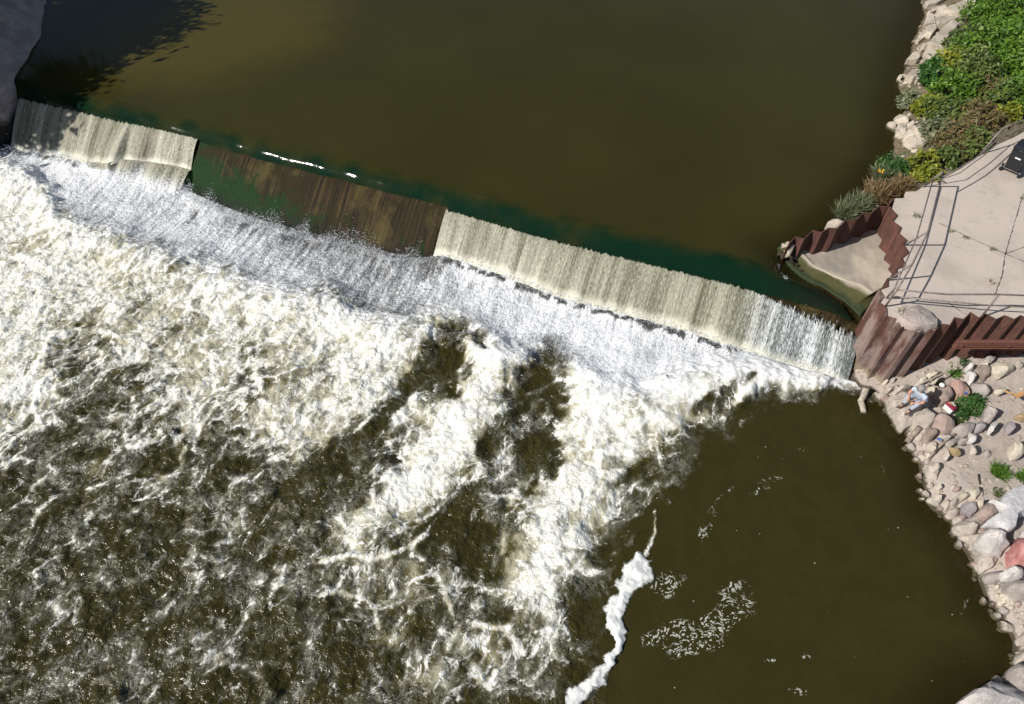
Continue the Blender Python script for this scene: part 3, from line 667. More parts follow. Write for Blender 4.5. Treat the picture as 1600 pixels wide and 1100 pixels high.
midw = [tuple(P(x, y, ZP + .03))[:2] for x, y in [(1390,322),(1393,327),(1402,336),(1395,345),(1408,355),(1404,364),(1417,375),(1411,381),(1420,394),(1409,403),(1414,414),(1401,420),(1401,432),(1387,435),(1387,447),(1374,452)]]
pile_wall('sheet_pile_wall', midw, .6, ZP + .03, 'rust-red stepped steel wall between the sloping concrete apron and the deck', m_rust('rusty_steel_plain', .0))
bt = [(1228,388,1.95),(1234,379,2.15),(1243,370,2.2),(1256,373,2.3),(1270,360,2.4),(1284,363,2.45),(1295,356,2.5),(1308,357,2.5),(1322,344,2.5),(1337,344,2.5),(1348,333,2.5),(1361,333,2.5),(1374,322,2.5),(1387,322,2.5),(1395,311,2.55)]
bw = [tuple(P(x, y, z))[:2] for x, y, z in bt]
pile_wall('sheet_pile_wall', bw, .6, [z for _, _, z in bt], 'dark sawtooth steel wall with grass behind it, on the upstream side of the concrete apron', m_rust('rusty_steel_dark', .0))
# ------------------------------------------------------------------ concrete apron in the corner of the walls
def m_apron():
    t = NT('apron_concrete'); o = t.obj(); n = t.noise(o, .9, 5); f = t.noise(o, 14, 8, .75); al = t.attr('algae')
    b = t.mix(t.rng(n, .42, .58), (.34, .29, .235), (.44, .375, .30)); b = t.mix(t.attr('patch'), b, (.26, .23, .195)); b = t.mix(t.math('MULTIPLY', t.rng(f, .55, .75), .3), b, (.22, .18, .13))
    a = t.rng(t.math('ADD', al, t.math('MULTIPLY', t.math('SUBTRACT', n, .5), .35)), .42, .56)
    b = t.mix(a, b, t.mix(t.noise(o, 5, 5, .7), (.020, .024, .005), (.075, .070, .014)))
    b = t.mix(t.rng(t.math('ADD', al, t.math('MULTIPLY', t.math('SUBTRACT', t.noise(o, 3, 5), .5), .4)), .72, .92), b, (.018, .030, .008))
    t.p(Base_Color=b, Roughness=.85); t.bump(f, .5, .02); return t.m
inner = [(1229,385,1.85),(1255,382,1.75),(1278,378,1.7),(1302,375,1.62),(1325,369,1.55),(1348,361,1.5),(1396,346,1.5)]   # foot of the back wall
edge_ = [(1229,388,1.82),(1252,394,1.6),(1272,415,1.45),(1308,433,1.38),(1345,445,1.42),(1363,458,1.45),(1400,436,1.5)]       # brink
out_ = [(x, y, z + .01) for x, y, z in NOSE[:6]] + [(1352,498,.4)]            # algae skirt foot
def res(L, n):
    L = np.array([tuple(P(*q)) for q in L]); t = np.concatenate([[0], np.cumsum(np.linalg.norm(np.diff(L, axis=0), axis=1))]); t /= t[-1]
    u = np.linspace(0, 1, n); return np.stack([np.interp(u, t, L[:, i]) for i in range(3)], -1)
n = 90; a, b, c = res(inner, n), res(edge_, n), res(out_, n)
rows = []; al = []; pa = []
for v in np.linspace(0, 1, 30):
    q = a + (b - a) * v; q[:, 2] += -.10 * math.sin(math.pi * v) ; rows.append(q); al.append(np.full(n, .30 * v)); pa.append(sst(.33, .38, np.linspace(0, 1, n)) * sst(.62, .58, np.linspace(0, 1, n)) * sst(.95, .8, v))
for v in np.linspace(.06, 1, 16):
    q = b + (c - b) * v; q[:, 2] -= .10 * math.sin(math.pi * v); rows.append(q); al.append(np.full(n, .45 + .5 * v)); pa.append(np.zeros(n))
q = c.copy(); q[:, 2] -= 1.2; q[:, 1] -= .15; rows.append(q); al.append(np.full(n, 1.)); pa.append(np.zeros(n))
R_ = np.array(rows); R_[:, :, 2] += .03 * fbm(R_[:, :, 0] * 2, R_[:, :, 1] * 2, 121, 3); R_[:, :, 1] += .03 * fbm(R_[:, :, 0] * 2.3, R_[:, :, 2] * 3, 123, 3)
o = gridmesh('concrete_apron', R_[..., 0], R_[..., 1], R_[..., 2], m_apron(), dict(algae=np.array(al), patch=np.array(pa) * .7))
m = o.modifiers.new('t', 'SOLIDIFY'); m.thickness = .25; m.offset = -1
tag(o, 'pale concrete apron with a green algae skirt between the stepped steel walls', 'concrete apron')
# fill of concrete behind the piling foot at the waterfall corner
# ------------------------------------------------------------------ railing
def m_galv():
    t = NT('galvanised_pipe'); o = t.obj(); n = t.noise(o, 8, 6, .7)
    t.p(Base_Color=t.mix(t.rng(n, .4, .7), (.24, .21, .20), (.14, .075, .055)), Roughness=.6, Metallic=.25); return t.m
MG = m_galv()
def tube(name, pts, r, mat, parent=None, seg=8, taper=None, wob=0):
    bm = bmesh.new(); prev = None; pts = [Vector(p) for p in pts]; n = len(pts)
    for i, p in enumerate(pts):
        d = (pts[min(i + 1, n - 1)] - pts[max(i - 1, 0)]).normalized(); a = d.orthogonal().normalized() if i == 0 else (a - d * a.dot(d)).normalized(); b = d.cross(a)
        rr = r if taper is None else r + (taper - r) * i / (n - 1)
        ring = [bm.verts.new(p + (a * math.cos(k / seg * 2 * math.pi) + b * math.sin(k / seg * 2 * math.pi)) * rr * (1 + wob * mnoise.noise(p * 7 + Vector((k, 0, 0))))) for k in range(seg)]
        if prev:
            for k in range(seg): bm.faces.new((prev[k], prev[(k + 1) % seg], ring[(k + 1) % seg], ring[k]))
        else: bm.faces.new(ring[::-1])
        prev = ring
    bm.faces.new(prev); me = bpy.data.meshes.new(name); bm.to_mesh(me); bm.free()
    for q in me.polygons: q.use_smooth = len(q.vertices) == 4
    return link(name, me, mat, parent)
rail = empty('railing', P(1383, 479, ZP)); tag(rail, 'grey pipe railing running round the edge of the concrete deck', 'railing')
T = 3.47
jA, jJ, jC, jS = (1474,268), (1450,362), (1402,453), (1561,460)
for b_, t_ in (((1441,291), jA), ((1414,383), jJ), ((1388,438), (1426,412)), ((1383,479), jC), ((1533,496), jS), ((1530,242), (1567,200)), ((1385,466),(1400,448))):
    tube('post', [P(*b_, ZP - .02), P(*b_, ZP) * .5 + P(*t_, T) * .5, P(*t_, T)], .028, MG, rail)
tube('top_rail', [P(*jA, T), P(*jJ, T), P(1426, 412, T), P(*jC, T)], .024, MG, rail)
tube('mid_rail', [P(1458, 280, 3.0), P(1432, 372, 3.0), P(1411, 420, 3.0), P(1391, 466, 3.0)], .020, MG, rail)
tube('top_rail', [P(*jC, T), P(1480, 460, T), P(*jS, T), P(1680, 465, T)], .024, MG, rail)
tube('mid_rail', [P(1391, 463, 3.0), P(1545, 477, 3.0), P(1690, 484, 3.0)], .020, MG, rail)
tube('top_rail', [P(1474, 276, T), P(1500, 262, T), P(1520, 250, T), P(1538, 236, T), P(1554, 222, T), P(1572, 206, T), P(1600, 194, T), P(1700, 160, T)], .022, MG, rail)
tube('mid_rail', [P(1441, 291, ZP + .05), P(1500, 270, 2.95), P(1537, 243, 2.98), P(1570, 214, 3.0), P(1610, 196, 3.0)], .018, MG, rail)
tube('top_rail', [P(1567, 200, T + .1), P(1600, 187, T + .1), P(1700, 148, T + .1)], .022, MG, rail)

# ------------------------------------------------------------------ rubbish cart
def bmobj(name, bm, mat, parent=None, smooth=False):
    me = bpy.data.meshes.new(name); bmesh.ops.recalc_face_normals(bm, faces=bm.faces); bm.to_mesh(me); bm.free()
    if smooth: me.polygons.foreach_set('use_smooth', [True] * len(me.polygons))
    return link(name, me, mat, parent)
def taperbox(bm, x0, x1, y0, y1, z0, z1, top=None, bev=.01):
    tx0, tx1, ty0, ty1 = top or (x0, x1, y0, y1)
    v = [bm.verts.new(c) for c in ((x0, y0, z0), (x1, y0, z0), (x1, y1, z0), (x0, y1, z0), (tx0, ty0, z1), (tx1, ty0, z1), (tx1, ty1, z1), (tx0, ty1, z1))]
    f = [bm.faces.new([v[i] for i in q]) for q in ((3, 2, 1, 0), (4, 5, 6, 7), (0, 1, 5, 4), (1, 2, 6, 5), (2, 3, 7, 6), (3, 0, 4, 7))]
    if bev: bmesh.ops.bevel(bm, geom=list({e for q in f for e in q.edges}), offset=bev, segments=2, affect='EDGES')
MB_ = simple('black_plastic', (.012, .014, .018), .38, var=.2, bump=.1, bd=.003)
w0, w1 = P(1564, 260, ZP + .12), P(1594, 273, ZP + .12); ax = (w1 - w0).normalized(); ang = math.atan2(ax.y, ax.x)
cart = empty('rubbish_cart', (w0 + w1) / 2 - Vector((0, 0, .12))); cart.rotation_euler = (0, 0, ang)
bpy.context.view_layer.update()
tag(cart, 'black wheeled rubbish cart with its lid shut, standing on the concrete deck', 'rubbish bin')
def rel(o): o.matrix_parent_inverse.identity(); return o
bm = bmesh.new(); taperbox(bm, -.24, .24, .02, .48, .06, .92, (-.31, .31, -.05, .62), .025); rel(bmobj('body', bm, MB_, cart))
bm = bmesh.new(); taperbox(bm, -.34, .34, -.06, .68, .925, 1.0, (-.28, .28, .04, .58), .02); lid = rel(bmobj('lid', bm, MB_, cart))
for k in (-1, 1):
    bm = bmesh.new(); taperbox(bm, k * .13 - .03, k * .13 + .03, .1, .55, .992, 1.02, None, .008); rel(bmobj('lid_rib', bm, MB_, lid))
    bm = bmesh.new(); bmesh.ops.create_cone(bm, segments=24, radius1=.13, radius2=.13, depth=.065, cap_ends=True); bmesh.ops.bevel(bm, geom=bm.edges[:], offset=.01, affect='EDGES')
    w = rel(bmobj('wheel', bm, MB_, cart)); w.rotation_euler = (0, math.pi / 2, 0); w.location = (k * .31, 0, .13)
rel(tube('axle', [(-.3, 0, .13), (.3, 0, .13)], .014, MG, cart)); rel(tube('handle', [(-.28, -.05, .88), (-.27, -.13, .93), (.27, -.13, .93), (.28, -.05, .88)], .018, MB_, cart))
bm = bmesh.new(); taperbox(bm, -.09, .09, -.052, -.044, .60, .645, None, 0); 
stk = rel(bmobj('sticker', bm, simple('white_label', (.75, .75, .72), .6, var=.05), cart)); stk.location = (0, -.004, .0)

# ------------------------------------------------------------------ rocks
def m_rock(name, c1, c2, sc=3., spk=.3):
    t = NT(name); o = t.n('TexCoord').outputs['Object']; g = t.n('NewGeometry').outputs['Position']; oi = t.n('ObjectInfo').outputs['Random']
    n = t.noise(g, sc, 6, .7, .4); f = t.noise(g, 26, 7, .75); k = t.noise(g, 9, 5, .7)
    b = t.mix(t.rng(n, .35, .65), c1, c2); b = t.mix(t.math('MULTIPLY', t.rng(f, .5, .72), spk), b, tuple(x * .45 for x in c1)); b = t.mix(t.math('MULTIPLY', t.rng(k, .58, .68), .35), b, tuple(min(1, x * 1.3) for x in c2))
    br = t.n('HueSaturation'); t.set(br.inputs['Color'], b); t.set(br.inputs['Value'], t.rng(oi, 0, 1, .88, 1.12, False))
    sep = t.n('SeparateXYZ'); t.set(sep.inputs[0], g)
    wl = t.math('ADD', t.math('SUBTRACT', sep.outputs[2], t.math('MULTIPLY', t.rng(sep.outputs[1], 14.5, 14.6, 0, 1, False), ZU)), t.math('MULTIPLY', t.math('SUBTRACT', n, .5), .18))
    b = t.mix(t.rng(wl, .14, .05), br.outputs[0], t.mix(k, (.05, .042, .022), (.13, .105, .055)))
    t.p(Base_Color=b, Roughness=.9); t.bump(t.math('ADD', f, t.math('MULTIPLY', k, 1.5)), .8, .05); return t.m
ROCK = dict(gray=m_rock('grey_stone', (.32, .28, .25), (.45, .395, .355)), beige=m_rock('beige_stone', (.41, .355, .30), (.55, .48, .41)), cream=m_rock('cream_limestone', (.50, .44, .34), (.68, .61, .49)),
    white=m_rock('chalk_white_stone', (.52, .48, .45), (.72, .67, .63)), pink=m_rock('pink_granite', (.42, .255, .205), (.52, .34, .28)), red=m_rock('red_granite', (.40, .155, .14), (.55, .27, .25), 5),
    dusk=m_rock('dusky_pink_stone', (.28, .21, .18), (.38, .29, .25)), brown=m_rock('brown_grey_stone', (.21, .165, .135), (.31, .25, .21)), slab=m_rock('broken_concrete', (.38, .325, .26), (.60, .52, .42), 1.6, .25),
    mauve=m_rock('mauve_grey_stone', (.27, .235, .235), (.37, .33, .33)), tan=m_rock('tan_stone', (.42, .29, .15), (.55, .41, .24)), wet=m_rock('wet_stone', (.07, .06, .035), (.13, .11, .065)))
def rock(name, label, col, pts, ztop, h, dome=.1, rough=.05, group=None, cat='rock', ang=None, tilt=(0, 0), seed=None, flat=False, facets=16):
    """boulder or slab from its surveyed outline at level ztop-0.4h, thickness h"""
    zr = ztop - .35 * h; pm = np.mean(np.array(pts), 0); g_ = 1.0 if flat or not facets else 1.12; pts = [(pm[0] + (x - pm[0]) * g_, pm[1] + (y - pm[1]) * g_) for x, y in pts]
    L = [P(x, y, zr) for x, y in pts]; n = len(L)
    cx = sum(p.x for p in L) / n; cy = sum(p.y for p in L) / n
    area = abs(sum(L[i].x * L[(i + 1) % n].y - L[(i + 1) % n].x * L[i].y for i in range(n))) / 2; size = math.sqrt(area)
    # resample the outline, round the corners a little
    per = sum((L[i] - L[(i + 1) % n]).length for i in range(n)); m = int(np.clip(per / .05, 20, 90)); O = []
    for i in range(n):
        a, b = L[i], L[(i + 1) % n]; k = max(1, round((b - a).length / per * m))
        for j in range(k): O.append(a.lerp(b, j / k))
    m = len(O)
    for it in range(1): O = [(O[i - 1] + O[i] * 2 + O[(i + 1) % m]) / 4 for i in range(m)]
    rnd = random.Random(sum(map(ord, label)) if seed is None else seed); sx = Vector((rnd.random() * 50, rnd.random() * 50, rnd.random() * 50))
    if flat: prof_ = [(.90, -1), (.99, -.75), (1.0, -.12), (.985, -.02), (.93, 0), (.6, 0), (.3, 0)]
    else: prof_ = [(.82, -1), (.98, -.70), (1.0, -.42), (.985, -.25), (.94, -.10), (.84, -.02), (.66, 0), (.42, .02), (.2, .03)]
    V = []; F = []
    tx, ty = tilt
    for k, zz in prof_:
        for p in O:
            x = cx + (p.x - cx) * k; y = cy + (p.y - cy) * k
            dz = (1 - k) * dome * size * 1.0 if zz > -.3 else 0
            V.append(Vector((x, y, ztop + zz * h + dz + tx * (x - cx) + ty * (y - cy))))
    V.append(Vector((cx, cy, ztop + dome * size + (0 if flat else .04 * h))))
    nr = len(prof_)
    for r in range(nr - 1):
        for i in range(m): j = (i + 1) % m; F.append((r * m + i, r * m + j, (r + 1) * m + j, (r + 1) * m + i))
    for i in range(m): F.append(((nr - 1) * m + i, (nr - 1) * m + (i + 1) % m, len(V) - 1))
    F.append(tuple(range(m))[::-1])
    amp = rough * size * (.12 if flat else 1.15)
    if not flat and facets:
        hx = max(abs(p.x - cx) for p in O); hy = max(abs(p.y - cy) for p in O); hz = h * .75; cz = ztop - h * .55
        for _ in range(facets):
            a_ = rnd.uniform(0, 2 * math.pi); e_ = rnd.uniform(.15, 1.25); nn = Vector((math.cos(a_) * math.cos(e_), math.sin(a_) * math.cos(e_), math.sin(e_)))
            lim = rnd.uniform(.64, .90)
            for i_, v in enumerate(V):
                u_ = Vector(((v.x - cx) / hx, (v.y - cy) / hy, (v.z - cz) / hz)); e2 = u_.dot(nn) - lim
                if e2 > 0: u_ -= nn * e2 * .85; V[i_] = Vector((cx + u_.x * hx, cy + u_.y * hy, cz + u_.z * hz))
    W_ = []
    for v in V:
        q = v / max(size, .05) + sx
        dv_ = mnoise.noise_vector(q * 1.6) * .9 + mnoise.noise_vector(q * 4.) * .5 + mnoise.noise_vector(q * 9.) * .3
        # faceting
        c_ = mnoise.cell(q * 1.7); W_.append(v + dv_ * amp + Vector((0, 0, (c_ - .5) * amp * (.3 if flat else .7))))
    loc = Vector((cx, cy, ztop - h)); me = bpy.data.meshes.new(name); me.from_pydata([tuple(v - loc) for v in W_], [], F); me.update()
    if not flat: me.polygons.foreach_set('use_smooth', [True] * len(me.polygons)); me.set_sharp_from_angle(angle=math.radians(26))
    o = link(name, me, ROCK[col] if isinstance(col, str) else col); o.location = loc
    return tag(o, label, cat, group)
def Z5(*p): return [(1320 + x / 5.5, 540 + y / 5.5) for x, y in p]
def Z6(*p): return [(1400 + x / 5.5, 700 + y / 5.5) for x, y in p]
def ZF(*p): return [(1500 + x / 7.86, 820 + y / 7.86) for x, y in p]
def ZG(*p): return [(1490 + x / 7.86, 960 + y / 7.86) for x, y in p]
def ZA(*p): return [(1400 + x / 7.855, y / 7.855) for x, y in p]
def ZB(*p): return [(1280 + x / 5., 180 + y / 5.) for x, y in p]
def ZW(*p): return [(1480 + x / 7.86, 700 + y / 7.86) for x, y in p]
GB, GS, GU = 'boulders and stones on the lower bank', 'stones along the lower waterline', 'broken concrete slabs along the upper bank'
rock('boulder', 'large flat-topped grey boulder at the water with the angler sitting on it', 'beige', Z5((390,430),(450,395),(580,355),(700,385),(735,500),(640,600),(600,655),(530,695),(490,660),(450,580),(400,510)), .72, 1.0, .02, .045, GB, 'boulder')
rock('boulder', 'blocky grey-beige boulder just below the angler’s right shoe', 'beige', Z5((610,620),(680,535),(765,528),(785,600),(735,690),(660,715),(610,680)), .85, .9, .10, .06, GB, 'boulder')
rock('boulder', 'biggest rounded dusky pink boulder, below the red cooler', 'dusk', Z5((738,660),(780,600),(850,578),(925,625),(935,715),(865,758),(775,745)), .95, .95, .20, .04, GB, 'boulder')
rock('boulder', 'squarish brown boulder directly left of the small crushed blue can', 'brown', Z5((668,775),(700,710),(760,702),(792,752),(750,805),(700,828)), .7, .7, .12, .05, GB, 'boulder')
rock('boulder', 'pale boulder at the waterline with a grey log leaning on it', 'beige', Z5((570,832),(600,765),(645,758),(665,800),(625,842)), .35, .6, .12, .05, GB, 'boulder')
rock('boulder', 'rounded grey-pink boulder behind the angler, left of the pink one', 'dusk', Z5((775,385),(830,348),(900,358),(938,420),(912,472),(850,482),(795,440)), .98, .7, .18, .04, GB, 'boulder')
rock('boulder', 'tall pink boulder with a blue can standing on it', 'pink', Z5((903,325),(950,278),(1012,283),(1060,350),(1075,415),(1000,442),(935,440),(912,370)), 1.02, .7, .10, .04, GB, 'boulder')
rock('boulder', 'low grey boulder on the upper side of the green bush', 'gray', Z5((1068,345),(1140,310),(1215,340),(1275,405),(1240,438),(1120,405)), .95, .5, .08, .05, GB, 'boulder')
rock('boulder', 'brown-grey boulder between the white stone and the big cream slab', 'brown', Z5((1112,225),(1180,170),(1245,162),(1275,212),(1210,282),(1145,295)), 1.05, .7, .14, .06, GB, 'boulder')
rock('boulder', 'long grey stone at the foot of the steel wall', 'gray', Z5((1178,140),(1230,95),(1293,92),(1283,132),(1210,168)), 1.05, .5, .12, .06, GB, 'boulder')
rock('rock', 'broad flat cream limestone below the steel wall', 'cream', Z5((1255,178),(1330,145),(1450,150),(1458,200),(1380,235),(1328,265),(1290,222)), 1.12, .4, .02, .05, GB)
rock('rock', 'chalky white stone left of the brown-grey boulder, the lower one', 'white', Z5((1048,232),(1100,205),(1132,262),(1100,300),(1088,330),(1066,290)), 0.95, .4, .05, .06, GB)
rock('rock', 'chalky white stone left of the brown-grey boulder, the upper one', 'white', Z5((1042,172),(1090,158),(1112,190),(1060,207)), 1.0, .4, .08, .06, GB)
rock('rock', 'small cream stone lying on the sand right of the low grey boulder', 'cream', Z5((1293,388),(1340,358),(1392,360),(1385,392),(1320,412)), 1.05, .2, .08, .05, GB)
rock('boulder', 'pale half-round boulder below the green bush', 'gray', Z5((942,705),(1010,690),(1110,638),(1133,680),(1080,752),(1020,772),(960,748)), .95, .6, .10, .04, GB, 'boulder')
rock('rock', 'mottled blue-grey stone right of the pale half-round boulder', 'mauve', Z5((1120,682),(1170,650),(1212,672),(1192,722),(1130,732)), .95, .35, .10, .06, GB)
rock('rock', 'pointed white stone under the pale half-round boulder', 'white', Z5((1078,740),(1140,790),(1112,830),(1063,832)), .88, .2, .05, .06, GB)
rock('rock', 'flat grey-white stone left of the pointed white stone', 'gray', Z5((975,812),(1030,790),(1072,800),(1052,835),(1000,838)), .82, .2, .06, .06, GB)
rock('rock', 'narrow upright white stone on open sand below the bush', 'white', Z5((1228,742),(1280,650),(1312,650),(1302,690),(1255,762)), 1.02, .2, .06, .06, GB)
rock('rock', 'bluish-white angular stone alone on the sand', 'mauve', Z5((1393,662),(1440,638),(1482,690),(1430,737),(1400,712)), 1.12, .35, .10, .05, GB)
rock('wood_block', 'short tan weathered block of timber on the sand at the right edge', 'tan', Z5((1468,582),(1545,583),(1600,592),(1600,628),(1540,628),(1480,612)), 1.08, .25, .03, .04, None, 'timber')
rock('rock', 'cream boulder with a dark ragged hollow beside it, at the right edge', 'cream', Z5((1438,852),(1480,812),(1528,840),(1533,930),(1480,952),(1447,910)), 1.15, .5, .10, .06, GB)
rock('rock', 'orange-tan wedge-shaped stone near the long branch', 'tan', Z5((893,870),(940,868),(1012,930),(960,933),(905,902)), .78, .2, .05, .05, GB)
rock('rock', 'pale stone left of the orange-tan wedge, upright', 'beige', Z5((848,925),(890,898),(907,932),(880,977)), .72, .25, .06, .06, GB)
rock('rock', 'yellowish round stone half under water beside the long branch', 'beige', Z5((618,975),(640,928),(672,928),(693,980),(670,1016),(640,1005)), .22, .5, .12, .04, GS)
rock('rock', 'pale flat stone in shallow water left of the angler', 'beige', Z5((253,432),(300,405),(362,418),(352,462),(298,472)), .22, .4, .04, .05, GS)
rock('rock', 'dim wet stone just under the pale one left of the angler', 'wet', Z5((243,455),(300,472),(348,495),(300,528),(262,510)), .04, .4, .03, .06, GS)
rock('rock', 'short pale stone at the foot of the steel corner', 'beige', Z5((333,398),(390,348),(427,362),(400,395),(352,412)), .42, .5, .05, .05, GS)
rock('rock', 'long pale squared stone along the wall above the angler', 'beige', Z5((413,392),(560,332),(583,362),(500,392),(428,418)), .68, .5, .03, .05, GS)
rock('boulder', 'grey half-buried boulder on the right side of the green bush', 'gray', Z5((1213,522),(1270,508),(1312,560),(1272,632),(1218,612)), 1.1, .5, .12, .05, GB, 'boulder')
rock('rock', 'small pale slab sunk in sand left of the grass tuft', 'beige', Z5((1088,850),(1130,848),(1137,922),(1083,922)), .88, .15, .03, .05, GB)
rock('rock', 'rubble of pale mortar along the foot of the wall, upper lump', 'cream', Z5((690,262),(820,188),(835,215),(760,262),(700,290)), .88, .25, .05, .09, GB)
rock('rock', 'rubble of pale mortar along the foot of the wall, lower lump', 'cream', Z5((618,308),(700,262),(715,290),(650,325)), .8, .3, .05, .09, GB)
rock('rock', 'white lump of mortar above the grey-pink boulder', 'cream', Z5((738,292),(800,252),(833,275),(772,318)), .92, .2, .06, .09, GB)
rock('rock', 'small cream stone beside the crushed blue can', 'cream', Z5((743,850),(790,878),(772,902)), .62, .2, .06, .06, GB)
rock('rock', 'little pale wedge at the lower end of the long branch', 'beige', Z5((770,1003),(835,1033),(795,1062)), .55, .2, .06, .06, GB)
rock('rock', 'round stone wedged between the brown boulder and the grey log', 'gray', Z5((640,742),(672,722),(690,750),(665,782),(640,775)), .5, .5, .10, .05, GB)
rock('rock', 'flat beige stone right of the crushed blue can', 'beige', Z5((810,770),(870,760),(925,768),(895,805),(830,810)), .72, .2, .03, .05, GB)
rock('rock', 'long grey ledge stone under the thin branch’s upper end', 'gray', Z5((870,830),(940,800),(985,815),(900,870)), .74, .2, .05, .05, GB)
# edge of the lower bank
E6 = [((258,175),(310,132),(348,190),(342,282),(268,302)), ((228,352),(270,318),(302,350),(290,383)), ((300,340),(350,328),(373,370),(330,398)), ((298,425),(350,398),(388,440),(372,502),(308,482)),
      ((373,505),(400,458),(452,498),(442,542),(390,555)), ((428,470),(480,458),(532,500),(480,518)), ((488,440),(600,382),(618,430),(510,488)), ((608,340),(680,328),(703,412),(650,458),(618,440)),
      ((556,490),(640,453),(683,520),(650,582),(580,575)), ((658,480),(710,448),(742,500),(700,542)), ((418,582),(460,528),(520,518),(543,582),(440,625)), ((512,620),(640,638),(742,690),(700,742),(600,748),(528,702)),
      ((598,610),(680,598),(733,672),(640,642)), ((686,565),(780,478),(905,540),(800,605),(740,652)), ((742,762),(810,688),(882,682),(963,790),(942,898),(830,872),(750,792)), ((608,765),(700,730),(745,772),(680,835),(630,805)),
      ((688,855),(740,808),(825,858),(800,922),(720,912)), ((706,935),(800,908),(885,960),(820,1025),(740,1068),(698,1000))]
L6 = [('long pale edge rock nearest below the long branch', 'beige'), ('small triangular pale rock jutting into the water', 'beige'), ('small pale rock behind the triangular jutting one', 'beige'), ('rounded pale rock just below the triangular jutting one', 'beige'),
      ('pale rock with a dark wet foot at the water’s edge', 'beige'), ('thin pale slab left of the squared block', 'beige'), ('squared pale block lying diagonally', 'cream'), ('squared pale block standing beside the diagonal one', 'cream'),
      ('smooth mauve-grey boulder under the two squared blocks', 'mauve'), ('knobbly cream rock right of the mauve-grey boulder', 'cream'), ('cracked pale rock at the water left of the mauve-grey boulder', 'beige'), ('large smooth pale boulder sloping into the water', 'beige'),
      ('flat grey stone above the large sloping boulder', 'gray'), ('red-brown veined rock at the tip of the white spill', 'dusk'), ('big speckled cream boulder below the white spill', 'white'), ('crumbly greenish-pale rock at the water below the sloping boulder', 'beige'),
      ('hollow-topped grey boulder left of the big speckled cream boulder', 'gray'), ('craggy pale rock at the water under the hollow-topped boulder', 'beige')]
T6 = [.42,.25,.4,.45,.35,.5,.6,.68,.62,.72,.38,.55,.65,.85,1.05,.5,.6,.5]
for pts, (lb, c), zt in zip(E6, L6, T6): rock('rock', lb, c, Z6(*pts), zt, .75 if zt < 1 else .9, .06, .05, GS)
rock('rock', 'rounded grey-beige ledge above the wet twigs', 'gray', ZF((298,590),(420,558),(565,598),(575,745),(440,745),(345,682)), .55, .8, .06, .05, GS)
rock('boulder', 'red granite boulder at the right edge', 'red', ZF((683,258),(760,150),(930,120),(930,540),(745,532),(690,420)), 1.15, 1.0, .12, .06, GB, 'boulder')
rock('rock', 'bright cream rock with a wet dark rim at the waterline', 'cream', ZF((428,915),(500,808),(620,848),(693,930),(642,1003),(520,1015)), .38, .7, .10, .05, GS)
rock('boulder', 'broad smooth grey boulder below the red granite', 'gray', ZF((578,690),(680,648),(900,690),(930,910),(700,915),(598,825)), .8, .9, .06, .03, GB, 'boulder')
rock('rock', 'small dark wet stone awash under the grey-beige ledge', 'wet', ZF((298,752),(400,738),(408,832),(350,858)), .10, .4, .05, .06, GS)
rock('rock', 'white rounded rock at the right edge above the red granite', 'white', ZF((850,15),(800,60),(830,150),(930,120),(930,0)), 1.2, .5, .1, .05, GB)
rock('rock', 'crumbly white rock at the left foot of the red granite', 'white', ZF((560,560),(690,500),(780,540),(790,640),(640,655),(570,620)), .95, .5, .03, .08, GB)
rock('rock', 'half-sunk rock with one dry cream corner in the water', 'beige', ZG((465,125),(560,95),(630,68),(692,120),(703,262),(580,283),(468,205)), .16, .7, .05, .07, GS)
rock('rock', 'cream rock cut by the right edge, above the round pale one', 'beige', ZG((785,300),(850,230),(830,150),(960,120),(960,420),(830,420)), .45, .8, .05, .06, GS)
rock('boulder', 'round pale boulder at the right edge above the bottom slab', 'gray', ZG((738,690),(780,620),(960,600),(960,930),(870,905),(790,860)), .8, .9, .10, .04, GB, 'boulder')
rock('rock', 'beige rock cut by the right edge, between cream rock and round boulder', 'beige', ZG((800,500),(860,430),(960,410),(960,620),(800,625)), .55, .8, .05, .06, GS)
rock('boulder', 'huge white-grey broken slab with a crack in the bottom right corner', 'white', ZG((70,1180),(100,1085),(220,962),(330,945),(430,853),(560,868),(720,900),(960,965),(960,1260),(70,1260)), .72, 1.1, .01, .03, GB, 'boulder')
rock('rock', 'small triangular rock at the water above the bottom slab', 'beige', ZG((560,832),(612,783),(690,850),(640,858)), .2, .5, .05, .06, GS)
rock('rock', 'brown wet rock under water beside the round pale boulder', 'wet', ZG((690,650),(750,560),(775,600),(755,860),(685,800)), .06, .5, .05, .06, GS)
rock('rock', 'dark rock lying under the shallow water above the half-sunk rock', 'wet', ZF((160,450),(210,400),(235,560),(300,600),(220,650),(170,560)), -.02, .4, .03, .06, GS)
# white spill of washed-out concrete
rock('concrete_spill', 'chalk-white hardened spill of washed-out concrete over the stones', m_rock('washout_white', (.58, .56, .55), (.72, .70, .69), 4, .35), ZW((500,650),(600,672),(690,600),(720,540),(820,480),(1080,400),(1080,790),(900,800),(850,830),(840,1000),(740,1060),(640,975),(430,945),(560,862),(690,780),(600,700)), 1.0, .4, .0, .035, None, 'concrete spill', facets=0)
